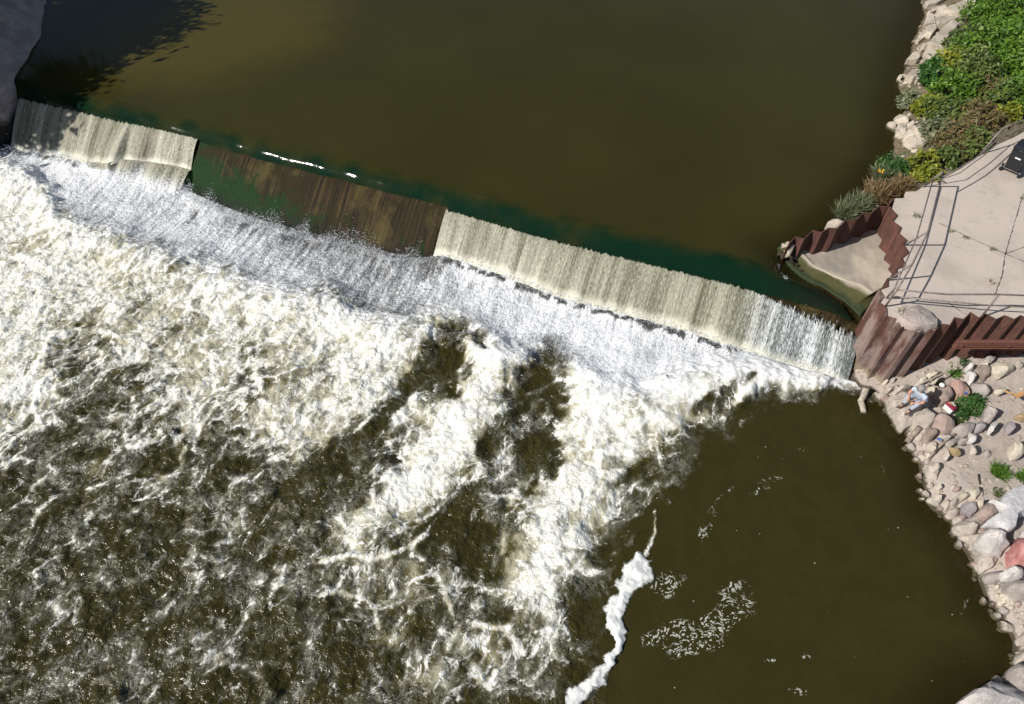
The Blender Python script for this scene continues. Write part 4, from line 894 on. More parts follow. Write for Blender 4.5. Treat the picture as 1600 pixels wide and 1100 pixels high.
# slabs of the upper bank
zu = ZU
SL = [(((345,40),(420,3),(565,-8),(583,40),(500,72),(370,82)), .35, .03, 'oval pale slab at the top, dipping into the water'), (((368,180),(430,130),(522,93),(500,162),(400,198)), .25, 0, 'thin slab tilted into the water below the oval one'),
      (((498,110),(592,88),(612,180),(602,242),(463,252),(500,172)), .5, 0, 'upright-looking square slab below the oval one'), (((328,332),(375,200),(442,193),(468,322)), .35, 0, 'grey triangular slab with its tip to the water'),
      (((348,345),(468,325),(483,390),(420,463),(352,422)), .4, 0, 'grey slab just under the triangular one'), (((222,532),(280,428),(347,413),(348,480),(268,547)), .25, 0, 'small slab standing in water apart from the rest'),
      (((378,552),(600,330),(690,268),(765,330),(540,578),(480,577)), .75, 0, 'longest plank-like slab lying diagonally'), (((560,548),(745,335),(785,335),(718,498),(620,560)), .6, 0, 'narrow slab under the lower side of the long plank-like slab'),
      (((538,592),(620,498),(778,498),(720,602),(600,645)), .55, 0, 'flat yellowish slab at the foot of the bushes'), (((462,592),(540,588),(594,640),(560,655),(470,632)), .62, 0, 'small bright slab below the long plank-like one'),
      (((300,560),(380,548),(470,572),(400,590),(325,590)), .45, 0, 'thin sliver of slab at the lower tip of the long plank'), (((243,612),(310,578),(322,600),(260,633)), .22, 0, 'short dark-edged sliver at the water, the upper of two'),
      (((248,655),(400,577),(405,600),(300,660)), .3, 0, 'longer sliver at the water, the lower of two'), (((107,757),(200,668),(242,665),(284,735),(250,772)), .3, 0, 'pointed grey slab reaching into the water'),
      (((328,662),(420,580),(560,640),(600,700),(420,772),(368,702)), .5, 0, 'broad slab between the pointed one and the leaves'), (((272,792),(340,718),(413,770),(370,818)), .38, 0, 'lower slab tucked under the broad one'),
      (((98,972),(180,880),(240,863),(305,920),(305,962),(190,1008)), .4, 0, 'rounded slab at the water under the leafy point'), (((3,976),(35,948),(62,970),(50,992)), .15, 0, 'tiny stone alone in the water left of the rounded slab'),
      (((47,1077),(100,1010),(138,998),(138,1062)), .25, 0, 'small wedge below the rounded slab'), (((228,972),(320,958),(333,990),(240,1023)), .4, 0, 'flat stone at the right foot of the rounded slab'),
      (((588,92),(750,58),(950,-12),(952,127),(800,192),(658,162)), .85, 0, 'big pale slab by the top edge, next to the green leaves'), (((478,252),(620,180),(762,192),(742,272),(600,322),(488,312)), .65, 0, 'grey-tan slab above the long plank-like slab'),
      (((778,192),(882,190),(872,262),(788,272)), .75, 0, 'weathered stone with dark streaks beside the leaves')]
for pts, up, dm, lb in SL: up += random.uniform(-.05, .10); pts = [(np.mean([q[0] for q in pts]) * .05 + x * .95, np.mean([q[1] for q in pts]) * .05 + y * .95) for x, y in pts]; rock('broken_slab', lb, 'slab', ZA(*pts), zu + up, .45 if up > .3 else .4, 0, .04, GU, 'concrete slab', flat=True, tilt=(random.uniform(-.10, .22), random.uniform(-.16, .12)))
ST = [(((528,60),(600,74),(613,131),(533,87)), .25, 'thin plank-shaped slab pointing left into the water'), (((608,92),(650,53),(692,100),(642,182),(608,162)), .4, 'egg-shaped slab beside the plank-shaped one'),
      (((678,142),(740,85),(870,55),(850,180),(815,238),(722,228),(678,192)), .6, 'large rounded concrete block beside the tall weeds'), (((593,12),(660,-7),(703,40),(682,72),(608,62)), .4, 'two-lobed pale stone above the egg-shaped slab'),
      (((690,72),(750,60),(742,87),(700,97)), .5, 'pebble-sized stone above the large rounded block'), (((658,192),(692,190),(733,240),(668,242)), .35, 'low stone at the foot of the large rounded block'),
      (((56,852),(110,812),(192,813),(203,865),(90,885)), .55, 'pale round stone at the tip of the sawtooth steel wall')]
for pts, up, lb in ST: rock('stone', lb, 'slab', ZB(*pts), zu + up, .5, .03, .05, GU, 'stone')
rock('boulder', 'pink and grey boulder on the deck at the edge of the steel wall', m_rock('pink_grey_boulder', (.36, .32, .29), (.47, .38, .335), 1.6), [(1408,497),(1416,487),(1423,480),(1436,477),(1446,482),(1456,491),(1470,502),(1467,506),(1453,510),(1438,510),(1430,511),(1420,507)], ZP + .28, .42, .03, .045, None, 'boulder', facets=7)

# gravel and pebbles
bases = []
def small_stones():
    k = 0; m = 0
    while m < 150:
        x = random.uniform(10.8, 16.5); y = random.uniform(3.6, 13.2); q = bank_d(np.array([[x]]), np.array([[y]]))[0, 0]
        if q < -.25 or random.random() > (math.exp(-max(q, 0) / .35) + .05): continue
        cx_, cy_ = chart(x, y, .3)
        if cx_ > 1600 or cy_ > 1100: continue
        r = random.uniform(4, 9.5)
        if m < 10:
            pts = [(cx_ + math.cos(a) * r * random.uniform(.6, 1.2), cy_ + math.sin(a) * r * random.uniform(.5, .9)) for a in np.linspace(0, 5.4, 6)]
            o = rock('stone', 'small stone packed in the rubble along the lower waterline', ['beige', 'gray', 'cream', 'beige', 'dusk'][m % 5], pts, ground_z(x, y) + .12, .3, .04, .06, 'small stones in the lower rubble', 'stone'); bases.append(o)
        else:
            o = bases[m % 10].copy(); S.collection.objects.link(o); o.location = (x, y, ground_z(x, y) - .14); o.rotation_euler = (0, 0, random.random() * 6.28); k_ = random.uniform(.6, 1.25); o.scale = (k_, k_, k_)
        m += 1
small_stones()
def scatter(name, n, region, zf, mat, smin, smax, label):
    vs, fs = [], []; ico = bmesh.new(); bmesh.ops.create_icosphere(ico, subdivisions=1, radius=1); base = [v.co.copy() for v in ico.verts]; ff = [[v.index for v in f.verts] for f in ico.faces]; ico.free()
    c = 0
    while c < n:
        x, y = region()
        if x is None: continue
        r = smin + (smax - smin) * random.random() ** 3.5; z = zf(x, y); o = len(vs); a = random.uniform(.6, 1.3); b = random.uniform(.4, .8); rot = random.random() * 6.3
        for v in base:
            k = random.uniform(.75, 1.2); X_ = v.x * r * a * k; Y_ = v.y * r * k; vs.append((x + X_ * math.cos(rot) - Y_ * math.sin(rot), y + X_ * math.sin(rot) + Y_ * math.cos(rot), z + v.z * r * b * k))
        fs += [[i + o for i in f] for f in ff]; c += 1
    return tag(mesh(name, vs, fs, mat, None, False), kind='stuff')
def reg_low():
    x = random.uniform(10.5, 17.5); y = random.uniform(3.4, wallY - .1); q = bank_d(np.array([[x]]), np.array([[y]]))[0, 0]
    if q < -.05 or random.random() > math.exp(-q / 1.3) + .22: return None, None
    return x, y
scatter('gravel', 3200, reg_low, ground_z, m_rock('pebbles', (.34, .28, .22), (.60, .53, .43), 8), .012, .085, '')
def reg_up():
    x = random.uniform(12, 30); y = random.uniform(17, 40); q = pdist(np.array([[x]]), np.array([[y]]), SHU)[0, 0]
    return (x, y) if q < .9 else (None, None)
scatter('gravel', 900, reg_up, bank_z, ROCK['slab'], .02, .16, '')

# driftwood and litter
MWd = simple('bleached_driftwood', (.36, .31, .25), .9, var=.4, scale=14); MWt = simple('grey_branch', (.24, .19, .155), .9, var=.4, scale=14)
def gz(x, y, dz=.04, lift=0):
    p = P(x, y, .5)
    for _ in range(4): p = P(x, y, max(ground_z(p.x, p.y), -.02) + dz)
    return p + Vector((0, 0, lift))
tag(tube('driftwood_log', [P(1353.5,606,.30), P(1352,611,.22), P(1349,619,.14), P(1345,627,.08), P(1348,636,.06), P(1349.5,645,.02)], .10, MWd, seg=12, taper=.075, wob=.35), 'crooked pale log half in the water at the foot of the steel corner', 'log')
tag(tube('driftwood_log', [P(1417,691,.10), P(1427,679,.28), P(1437,667,.55)], .075, MWt, seg=10, wob=.25), 'straight grey log sloping down into the water over a pale boulder', 'log')
tag(tube('branch', [gz(1450,717,.1), gz(1463,702,.2), gz(1476,690,.22), gz(1485,682,.2), gz(1497,677,.16)], .035, MWt, seg=8, wob=.3), 'long thin branch on the stones from the waterline up to the bush', 'branch')
tag(tube('branch', [P(1436,600,.95), P(1456,592,.98), P(1478,581,1.02), P(1496,572,1.08), P(1510,566,1.12)], .022, MWd, seg=6, wob=.3), 'thin bleached stick along the foot of the steel wall', 'branch')
tag(tube('twig', [gz(1529,741,.05), gz(1530,750,.05), gz(1531,757,.05)], .02, simple('dark_twig', (.05, .035, .025), .9), seg=6, wob=.4), 'short dark twig on the sand near the white spill', 'twig')
tag(ribbon([tuple(gz(*q))[:2] for q in [(1558,625),(1568,626),(1577,633),(1585,625),(1598,617),(1620,606)]], .16, 1.14, 'cloth_strip', simple('orange_cloth', (.52, .27, .11), .9, var=.3), wob=.03), 'torn orange-tan strip of cloth lying across the sand', 'cloth strip')
MBl = simple('blue_can', (.06, .14, .50), .35, .3, var=.3, bump=0); MSi = simple('can_metal', (.62, .62, .64), .3, .8, var=.1, bump=0)
def can(p, rot, label, name='drink_can'):
    t = empty(name, p); t.rotation_euler = rot; bpy.context.view_layer.update(); tag(t, label, 'can')
    rel(tube('can_body', [(0, 0, .012), (0, 0, .112)], .033, MBl, t, 16)); rel(tube('rim', [(0, 0, .112), (0, 0, .122)], .030, MSi, t, 16, taper=.024)); rel(tube('base', [(0, 0, 0), (0, 0, .012)], .026, MSi, t, 16, taper=.033))
can(P(1508, 615, 1.05), (.12, 0, 0), 'blue and silver drink can standing on the tall pink boulder'); can(P(1464.5, 685, .66), (1.2, .3, .5), 'small crushed blue can lying beside the brown boulder')
bm = bmesh.new(); bmesh.ops.create_icosphere(bm, subdivisions=3, radius=.075)
for v in bm.verts: v.co.z *= .7
o = bmobj('bait_tub', bm, simple('white_tub', (.8, .8, .78), .5, var=.05), None, True); o.location = P(1472, 601.5, 1.03); tag(o, 'little round white tub in the weeds above the grey-pink boulder', 'tub')
tag(tube('stick', [P(1482,628.5,1.02), P(1492,635,.98)], .012, simple('yellow_stick', (.6, .42, .16), .7), seg=6), 'short yellow stick beside the red cooler', 'stick')
# cooler
ck = empty('cooler', P(1481, 641, .62)); ck.scale = (.82, .82, .82); ck.rotation_euler = (.0, .0, math.radians(-64)); bpy.context.view_layer.update()
tag(ck, 'small white cooler with a maroon lid and white handle, behind the angler', 'cooler')
Mw = simple('cooler_white', (.8, .78, .74), .5, var=.04, bump=0); Mm = simple('maroon_lid', (.22, .012, .045), .45, var=.15, bump=.05)
bm = bmesh.new(); taperbox(bm, -.15, .15, -.10, .10, 0, .24, (-.17, .17, -.12, .12), .015); rel(bmobj('cooler_body', bm, Mw, ck))
bm = bmesh.new(); taperbox(bm, -.18, .18, -.13, .13, .241, .31, (-.15, .15, -.10, .10), .015); rel(bmobj('lid', bm, Mm, ck))
rel(tube('handle', [(-.10, .06, .30), (-.10, .06, .335), (.10, .06, .335), (.10, .06, .30)], .013, Mw, ck))

# ------------------------------------------------------------------ left bank and its trees
def m_bankrock():
    t = NT('dark_bank_stone'); o = t.obj(); n = t.noise(t.map(o, (1, 1, 2.2), (.3, 0, .4)), .9, 7, .65); f = t.noise(o, 9, 8, .75)
    b = t.mix(t.rng(n, .3, .7), (.30, .23, .20), (.50, .39, .34)); b = t.mix(t.math('MULTIPLY', t.rng(f, .5, .7), .5), b, (.14, .115, .11))
    sep = t.n('SeparateXYZ'); t.set(sep.inputs[0], o); b = t.mix(t.rng(t.math('ADD', sep.outputs[2], t.math('MULTIPLY', n, .6)), 1.5, 1.1), b, (.03, .024, .014))
    t.p(Base_Color=b, Roughness=.9); t.bump(t.math('ADD', f, t.math('MULTIPLY', n, 3.)), .8, .06); return t.m
Ed = [(82,-300,1.6),(80,-60,1.6),(76,10,1.6),(69,62,1.6),(42,108,1.6),(21,146,1.55),(19,160,1.3),(12,190,.9),(6,212,.4),(4,240,-.1),(-12,262,-.2),(-60,300,-.2),(-200,420,-.2)]
n = 140; L = res(Ed, n); rows = []
for v in np.concatenate([[-.06], np.linspace(0, 1, 60) ** 1.4]):
    q = L.copy(); out = 9 * max(v, 0); q[:, 0] -= out; q[:, 1] += out * .05
    rise = 4.2 - q[:, 2]; q[:, 2] += rise * (1 - math.exp(-out / 1.9)) * .95 if v >= 0 else -1.2; rows.append(q)
Q = np.array(rows); Q[..., 2] += .35 * fbm(Q[..., 0] * .5, Q[..., 1] * .5, 131, 5) * np.clip(np.arange(len(rows)) / 20, 0, 1)[:, None]; Q[..., 0] += .12 * fbm(Q[..., 1] * .9, Q[..., 2] * .9, 133, 4)
tag(gridmesh('bank_rock', Q[..., 0], Q[..., 1], Q[..., 2], m_bankrock()), 'dark purple-grey rock face in the shade at the upper left corner', 'rock face')
X, Y = np.meshgrid(np.linspace(-160, -24, 40), np.linspace(-60, 160, 60)); gx, gy = xy2sd(X, Y)
tag(gridmesh('far_bank', X, Y, 3.6 * sst(-1, 6, -X - 24 + 0 * Y) + .3 * fbm(X * .2, Y * .2, 7) , m_soil()), kind='structure')

def m_leaf(name, c1, c2, c3=None, rough=.5):
    t = NT(name); a = t.attr('lf'); p_ = t.n('NewGeometry').outputs['Position']; n = t.noise(p_, 1.6, 3)
    b = t.mix(a, c1, c2)
    if c3: b = t.mix(t.rng(a, 1.2, 1.6), b, c3)
    b = t.mix(t.rng(n, .35, .65, 0, .6), b, tuple(x * .65 for x in c1))
    t.p(Base_Color=b, Roughness=rough); t.b.inputs['Specular IOR Level'].default_value = .3
    tr = t.n('BsdfTranslucent'); t.set(tr.inputs[0], b); mx = t.n('MixShader'); mx.inputs[0].default_value = .25
    t.t.links.new(t.b.outputs[0], mx.inputs[1]); t.t.links.new(tr.outputs[0], mx.inputs[2]); t.t.links.new(mx.outputs[0], t.out.inputs[0]); return t.m
def quads(name, C, U, V, mat, parent=None, lf=None):
    """many leaves: centre, half-length and half-width vectors; each a pointed four-sided blade"""
    n = len(C); co = np.stack([C - U, C + V - U * .1, C + U, C - V - U * .1], 1).reshape(-1, 3).astype(np.float32)
    me = bpy.data.meshes.new(name); me.vertices.add(4 * n); me.vertices.foreach_set('co', co.ravel()); me.loops.add(4 * n); me.loops.foreach_set('vertex_index', np.arange(4 * n, dtype=np.int32))
    me.polygons.add(n); me.polygons.foreach_set('loop_start', np.arange(n, dtype=np.int32) * 4); me.polygons.foreach_set('loop_total', np.full(n, 4, np.int32)); me.update(calc_edges=True)
    at = me.attributes.new('lf', 'FLOAT', 'POINT'); at.data.foreach_set('value', np.repeat(lf if lf is not None else np.random.rand(n), 4).astype(np.float32)); return link(name, me, mat, parent)
RS = np.random.RandomState(5)
def foliage(name, blobs, n, size, mat, parent, up=.6, asp=.5, hollow=.55):
    Cs = []; tot = sum(b[3] ** 2 for b in blobs)
    for (x, y, z, r, rz) in blobs:
        m = int(n * r * r / tot); # clumps on the blob, leaves round each clump
        k = max(6, m // 28); d = RS.normal(size=(k, 3)); d /= np.linalg.norm(d, axis=1)[:, None]; d[:, 2] = np.abs(d[:, 2]) * 1.2 - .25
        rad = RS.uniform(hollow, 1.08, (k, 1)); c = d * rad * np.array([r, r, rz]) + (x, y, z)
        idx = RS.randint(0, k, m); Cs.append(c[idx] + RS.normal(size=(m, 3)) * r * .13)
    C = np.concatenate(Cs); m = len(C)
    nrm = RS.normal(size=(m, 3)); nrm /= np.linalg.norm(nrm, axis=1)[:, None]; nrm = nrm * (1 - up) + np.array([-.15, -.1, 1]) * up; nrm /= np.linalg.norm(nrm, axis=1)[:, None]
    t_ = np.cross(nrm, RS.normal(size=(m, 3))); t_ /= np.linalg.norm(t_, axis=1)[:, None]; b_ = np.cross(nrm, t_); s_ = size * RS.uniform(.6, 1.3, (m, 1))
    lf = RS.rand(m); lf[RS.rand(m) < .3] += 1.6; dry_ = 'dry' in mat.name; asp = np.where(lf > 1, .4, asp)[:, None] if dry_ else asp
    return quads(name, C, t_ * s_, b_ * s_ * asp, mat, parent, lf)
def blades(name, pts, n, hgt, wid, spread, mat, parent=None):
    C = []; U = []; V = []
    for _ in range(n):
        x, y, z, r = pts[RS.randint(len(pts))]; a = RS.rand() * 6.28; rr = r * math.sqrt(RS.rand()); bx, by = x + math.cos(a) * rr, y + math.sin(a) * rr
        a2 = RS.rand() * 6.28; ln = RS.rand() * spread; d = Vector((math.cos(a2) * ln, math.sin(a2) * ln, 1)).normalized(); h = hgt * RS.uniform(.5, 1.2); p0 = Vector((bx, by, z))
        side = d.cross(Vector((math.sin(a2 * 3), math.cos(a2 * 2), .1))).normalized() * wid
        for k in range(2):
            p1 = p0 + d * h * .5; C.append((p0 + p1) / 2); U.append((p1 - p0) * .55); V.append(side); p0 = p1; d = (d + Vector((math.cos(a2), math.sin(a2), -.5)) * .6 * ln).normalized()
    return quads(name, np.array(C), np.array(U), np.array(V), mat, parent)
MK = simple('bark', (.11, .085, .06), .95, var=.4, scale=8)
LF = dict(green=m_leaf('leaf_green', (.05, .125, .010), (.15, .28, .028), (.17, .27, .03)), dark=m_leaf('leaf_dark', (.022, .075, .022), (.06, .15, .035)), yel=m_leaf('leaf_yellow_green', (.11, .16, .012), (.30, .30, .03)),
    olive=m_leaf('leaf_olive', (.06, .105, .02), (.16, .20, .05)), dry=m_leaf('leaf_dry', (.19, .12, .05), (.38, .27, .14), (.12, .13, .04)), sage=m_leaf('leaf_sage', (.11, .14, .06), (.25, .26, .15)), lush=m_leaf('leaf_lush', (.022, .075, .012), (.075, .18, .030)),
    grass=m_leaf('grass_blade', (.06, .15, .015), (.17, .30, .04)), tree=m_leaf('tree_leaf', (.04, .08, .02), (.08, .14, .03)))
def tree(loc, blobs, label):
    t = empty('tree', loc); tag(t, label, 'tree', 'trees on the left bank'); l = Vector(loc)
    top = Vector(blobs[0][:3]); tr = tube('trunk', [l - Vector((0, 0, .3)), l.lerp(top, .4) + Vector((.2, .1, 0)), l.lerp(top, .95)], .28, MK, t, 12, taper=.09, wob=.15)
    for b in blobs:
        for k in range(4):
            e = Vector(b[:3]) + Vector((RS.uniform(-1, 1), RS.uniform(-1, 1), RS.uniform(-.3, .8))) * b[3] * .6; tube('limb', [l.lerp(top, .45 + .1 * k), (l.lerp(top, .7) + e) / 2 + Vector((0, 0, .3)), e], .09, MK, t, 7, taper=.02)
    foliage('crown', blobs, 9000, .22, LF['tree'], t, .3, .55, .2)
tree((-30, 24.5, 3.4), [(-29.6,24.4,8.4,3.3,2.2),(-30.5,22.5,9.2,2.4,1.7)], 'leafy tree on the left bank, nearest the falls')
tree((-29, 30, 3.4), [(-27.9,29.4,8.4,3.7,2.4),(-29.5,31,9.5,2.6,1.8)], 'leafy tree on the left bank, middle one of three')
tree((-29, 35.5, 3.4), [(-27.8,34.9,8.6,3.9,2.4),(-29,37.5,9.,3.,2.),(-27.5,40,8.5,3.2,2.)], 'leafy tree on the left bank, farthest upstream')

# ------------------------------------------------------------------ shrubs and weeds of the upper bank
def shrub(px_, py_, r, col, label, n=2200, size=.075, rz=None, extra=(), up=.55, cat='shrub', name='shrub', z=None, asp=.5):
    g = P(px_, py_, 2.9); zg = bank_z(g.x, g.y) if z is None else z; rz = rz or r * .75
    c = P(px_, py_, zg + rz * .6); t = empty(name, (c.x, c.y, zg)); tag(t, label, cat, 'shrubs and weeds on the banks')
    bl = [(c.x, c.y, zg + rz * .35, r, rz)]
    for dx, dy, k in extra: q = P(px_ + dx, py_ + dy, zg + rz * .6); bl.append((q.x, q.y, zg + rz * .35, r * k, rz * k))
    foliage('leaves', bl, n, size * (1.15 if col != 'dry' else 1.3), LF[col], t, up, asp if col != 'dry' else .14)
    for k in range(5): tube('stem', [(c.x, c.y, zg - .1), (c.x + RS.uniform(-.4, .4) * r, c.y + RS.uniform(-.4, .4) * r, zg + rz * .5), (c.x + RS.uniform(-.8, .8) * r, c.y + RS.uniform(-.8, .8) * r, zg + rz * .9)], .018, MK, t, 5, taper=.006)
    return t
shrub(1545,18,1.3,'green','big bright green shrub by the top edge, right of the big pale slab',3600, extra=[(6,-32,.8),(30,10,.8)])
shrub(1592,18,1.5,'green','bright green shrub in the top right corner',3600, extra=[(20,20,.9),(-15,-25,.9)])
shrub(1522,66,.95,'olive','olive green shrub right of the longest plank-like slab',2600, extra=[(14,18,.8)])
shrub(1556,68,1.5,'green','widest bright green shrub in the middle of the thicket',4200, extra=[(-18,14,.8),(26,-14,.8)])
shrub(1600,95,1.3,'green','green shrub at the right edge above the dry brown patch',3200, extra=[(10,10,.8)])
shrub(1468,112,.80,'lush','dark green leafy shrub jutting toward the water',2200, extra=[(-12,8,.7)])
shrub(1492,100,.85,'yel','yellowish green shrub right of the dark one jutting out',2000)
shrub(1497,134,.95,'green','fresh green shrub under the yellowish one',2600, extra=[(14,8,.8)])
shrub(1533,108,1.1,'olive','olive shrub above the dry brown patch',2600, extra=[(-10,10,.8)])
shrub(1549,142,.75,'dry','brown dead-looking shrub in the middle of the thicket',1500)
shrub(1570,152,.8,'olive','thin olive shrub right of the dead brown one',1700)
shrub(1596,148,.95,'green','green shrub at the right edge over the railing',2600)
shrub(1428,158,.55,'sage','pale sage shrub at the water between the slabs',1200)
shrub(1452,166,.6,'yel','small yellow-green shrub under the fresh green one',1400)
shrub(1480,172,.8,'olive','straggly olive shrub below the thicket, left part',1700, extra=[(20,6,.7)])
shrub(1526,182,.8,'dry','dry tan weed patch below the thicket',1600, extra=[(25,4,.7)])
shrub(1580,176,.5,'yel','small yellow-green shrub just above the railing',1100)
shrub(1466,206,.7,'sage','grey-green weed clump right of the large rounded block',1700)
shrub(1493,212,.85,'dry','bleached straw-coloured weeds above the deck corner',2200, extra=[(16,-10,.7),(0,18,.6)])
shrub(1520,216,.6,'olive','olive weeds along the deck edge beneath the railing',1300, extra=[(-14,14,.8)])
shrub(1444,256,.62,'yel','compact yellow-leaved bush at the deck corner',1700,.06, extra=[(4,18,.8),(8,-14,.6)])
shrub(1475,248,.5,'olive','low olive weeds between the yellow bush and the deck',1100, extra=[(14,-6,.8)])
shrub(1396,262,.62,'lush','blue-green weed clump with a yellow flower, over the water',1700,.05, asp=.3)
for (x, y, r, c, lb, n_) in [(1385,272,.7,'sage','feathery grey-green grass hanging over the water beside the yellow bush',900),(1372,300,.75,'dry','tan and green grass above the sawtooth wall',900),(1345,318,.6,'sage','pale feathery grass at the middle of the sawtooth wall',800),(1322,330,.5,'sage','last tuft of grass toward the tip of the sawtooth wall',500),(1410,290,.55,'dry','dry grass between the yellow bush and the steel wall',600),(1500,215,.8,'dry','straw-like dead grass stalks in the bleached weeds',900)]:
    g = P(x, y, 2.3); z = bank_z(g.x, g.y); q = P(x, y, z + .25); o = blades('grass_tuft', [(q.x, q.y, z, r * .55)], n_, .55, .011, 1.0, LF[c]); tag(o, lb, 'grass', 'shrubs and weeds on the banks')
o = bpy.data.meshes.new('x'); fl = foliage('flower', [(P(1379,264,2.7).x, P(1379,264,2.7).y, 2.62, .12, .05)], 14, .045, simple('yellow_petal', (.75, .42, .02), .7, bump=0), None); tag(fl, 'small orange-yellow flower on the weeds over the water', 'flower')
# lower bank
def lowz(x, y): g = P(x, y, .9); return ground_z(g.x, g.y)
def lowbush(x, y, r, col, label, n, size, extra=(), rz=None, **k): return shrub(x, y, r, col, label, n, size, rz or r * .7, extra, z=lowz(x, y), **k)
lowbush(1518,634,.40,'lush','dense dark green feathery bush right of the red cooler',2600,.032,[(10,-12,.6),(-12,10,.6),(18,8,.5)], asp=.4)
lowbush(1497,652,.22,'olive','small yellowish weeds at the left foot of the dark green bush',500,.03,[(-8,8,.8)])
for (x, y, r, c, lb, n_, h) in [(1562,738,.30,'grass','bright green grass tuft on the sand',420,.30),(1597,744,.22,'grass','smaller green grass tuft at the right edge',220,.24),(1560,770,.22,'olive','short dull grass at the tip of the white spill',200,.16),(1535,768,.18,'olive','thin olive weeds right of the squared blocks',120,.14),
        (1494,584,.30,'grass','weeds among the mortar rubble at the wall foot',330,.2),(1507,568,.16,'lush','little green weed touching the steel wall',160,.2),(1470,600,.22,'olive','thin grass behind the grey-pink boulder',180,.12),(1498,797,.08,'yel','tiny yellowish tuft left of the mauve-grey boulder',70,.12),(1492,768,.18,'dry','flattened dry grass by the diagonal squared block',120,.1)]:
    z = lowz(x, y); q = P(x, y, z + .08); o = blades('grass_tuft', [(q.x, q.y, z, r * .6)], n_, h, .010, 1.3, LF[c]); tag(o, lb, 'grass', 'shrubs and weeds on the banks')
for (x, y, r, lb, n_) in [(1433,338,.12,'sparse grey-green weed growing out of the deck',46),(1509,372,.08,'tiny weed in the deck joint, middle one',24),(1552,391,.10,'tiny weed in the deck joint, nearest the crossing',24),(1484,362,.07,'tiny weed in the deck joint, upper end',20),(1412,487,.16,'dull green weed beside the boulder on the deck',60),(1550,441,.1,'dead brown weed in the deck joint near the railing',30),(1598,311,.08,'weed in the deck joint at the right edge',20)]:
    q = P(x, y, ZP); o = blades('weed', [(q.x, q.y, ZP - .02, r)], n_, .14, .007, 2.2, LF['olive' if 'dead' not in lb else 'dry']); tag(o, lb, 'weed', 'weeds in the deck')

# ------------------------------------------------------------------ the angler
def skinmesh(name, nodes, edges, mat, parent=None, sub=1, root=0):
    me = bpy.data.meshes.new(name); me.from_pydata([tuple(n[0]) for n in nodes], edges, []); me.update(); o = link(name, me, mat, parent)
    me.skin_vertices.new() if hasattr(me.skin_vertices, 'new') else None
    bpy.context.view_layer.objects.active = o; m = o.modifiers.new('s', 'SKIN'); m.use_smooth_shade = True
    sk = me.skin_vertices[0].data
    for i, n in enumerate(nodes): sk[i].radius = n[1] if isinstance(n[1], tuple) else (n[1], n[1]); sk[i].use_root = (i == root)
    s_ = o.modifiers.new('ss', 'SUBSURF'); s_.levels = sub; s_.render_levels = sub; return o
Fw = Vector((-.86, -.50, 0)).normalized(); Rt = Vector((Fw.y, -Fw.x, 0)); Zv = Vector((0, 0, 1))
C0 = Vector((11.69, 11.75, .98))
def J(f, r, z): return C0 + Fw * f + Rt * r + Zv * z
rock('stone', 'low grey stone directly under the seated angler, on the flat boulder', 'gray', [chart(*(C0 + Vector((math.cos(a), math.sin(a), 0)) * .21)[:2], .72) for a in np.linspace(0, 5.5, 8)], .885, .35, .0, .03, GB, 'stone', facets=0)
MS = simple('skin', (.52, .26, .17), .6, var=.12, bump=0); MSh = simple('light_blue_cotton', (.44, .50, .58), .9, var=.1, scale=20); MP = simple('faded_denim', (.33, .36, .42), .9, var=.15, scale=20)
man = empty('person', (C0.x, C0.y, .74)); tag(man, 'seated person in grey cap, light blue t-shirt and pale trousers holding a fishing rod', 'person')
hands = [J(.50, .07, .17), J(.47, -.07, .13)]
N = [(J(0, 0, .02), (.13, .10)), (J(.07, 0, .16), (.12, .09)), (J(.18, 0, .34), (.14, .10)), (J(.27, 0, .46), (.07, .06)), (J(.31, 0, .52), .05), (J(.36, 0, .60), (.078, .09)), (J(.38, 0, .68), (.07, .085))]
Eg = [(0, 1), (1, 2), (2, 3), (3, 4), (4, 5), (5, 6)]
for sgn, hd in ((1, hands[0]), (-1, hands[1])):
    i = len(N); N += [(J(.25, sgn * .17, .41), .052), (J(.27, sgn * .23, .17), .040), (hd.lerp(J(.27, sgn * .23, .17), .12), .026), (hd, (.036, .020))]; Eg += [(2, i), (i, i + 1), (i + 1, i + 2), (i + 2, i + 3)]
    w = N[i + 3][0]
    for k in range(4):
        a = w + Fw * .045 + Rt * (k - 1.5) * .019 * sgn + Zv * .01; b = a + Fw * (.025 + .008 * (k in (1, 2))) - Zv * .02; c = b - Fw * .012 - Zv * .028
        j = len(N); N += [(a, .010), (b, .009), (c, .007)]; Eg += [(i + 3, j), (j, j + 1), (j + 1, j + 2)]
    j = len(N); a = w + Rt * -sgn * .035 + Fw * .01; N += [(a, .011), (a + Fw * .03 - Zv * .012, .009)]; Eg += [(i + 3, j), (j, j + 1)]
for sgn in (1, -1):
    i = len(N); N += [(J(.02, sgn * .09, 0), .09), (J(.38, sgn * .15, .14), .062), (J(.44, sgn * .13, -.06), .048), (J(.45, sgn * .12, -.19), .036), (J(.58, sgn * .13, -.215), .034)]; Eg += [(0, i), (i, i + 1), (i + 1, i + 2), (i + 2, i + 3), (i + 3, i + 4)]
body = skinmesh('body', N, Eg, MS, man, 1)
skinmesh('shirt', [(J(.0, 0, .0), (.17, .13)), (J(.07, 0, .16), (.165, .125)), (J(.19, 0, .34), (.18, .13)), (J(.27, 0, .45), (.09, .075)), (J(.25, .175, .40), .075), (J(.265, .215, .27), .068), (J(.25, -.175, .40), .075), (J(.265, -.215, .27), .068)], [(0, 1), (1, 2), (2, 3), (2, 4), (4, 5), (2, 6), (6, 7)], MSh, man, 2)
TN = [(J(-.01, 0, -.01), (.16, .12))]; TE = []
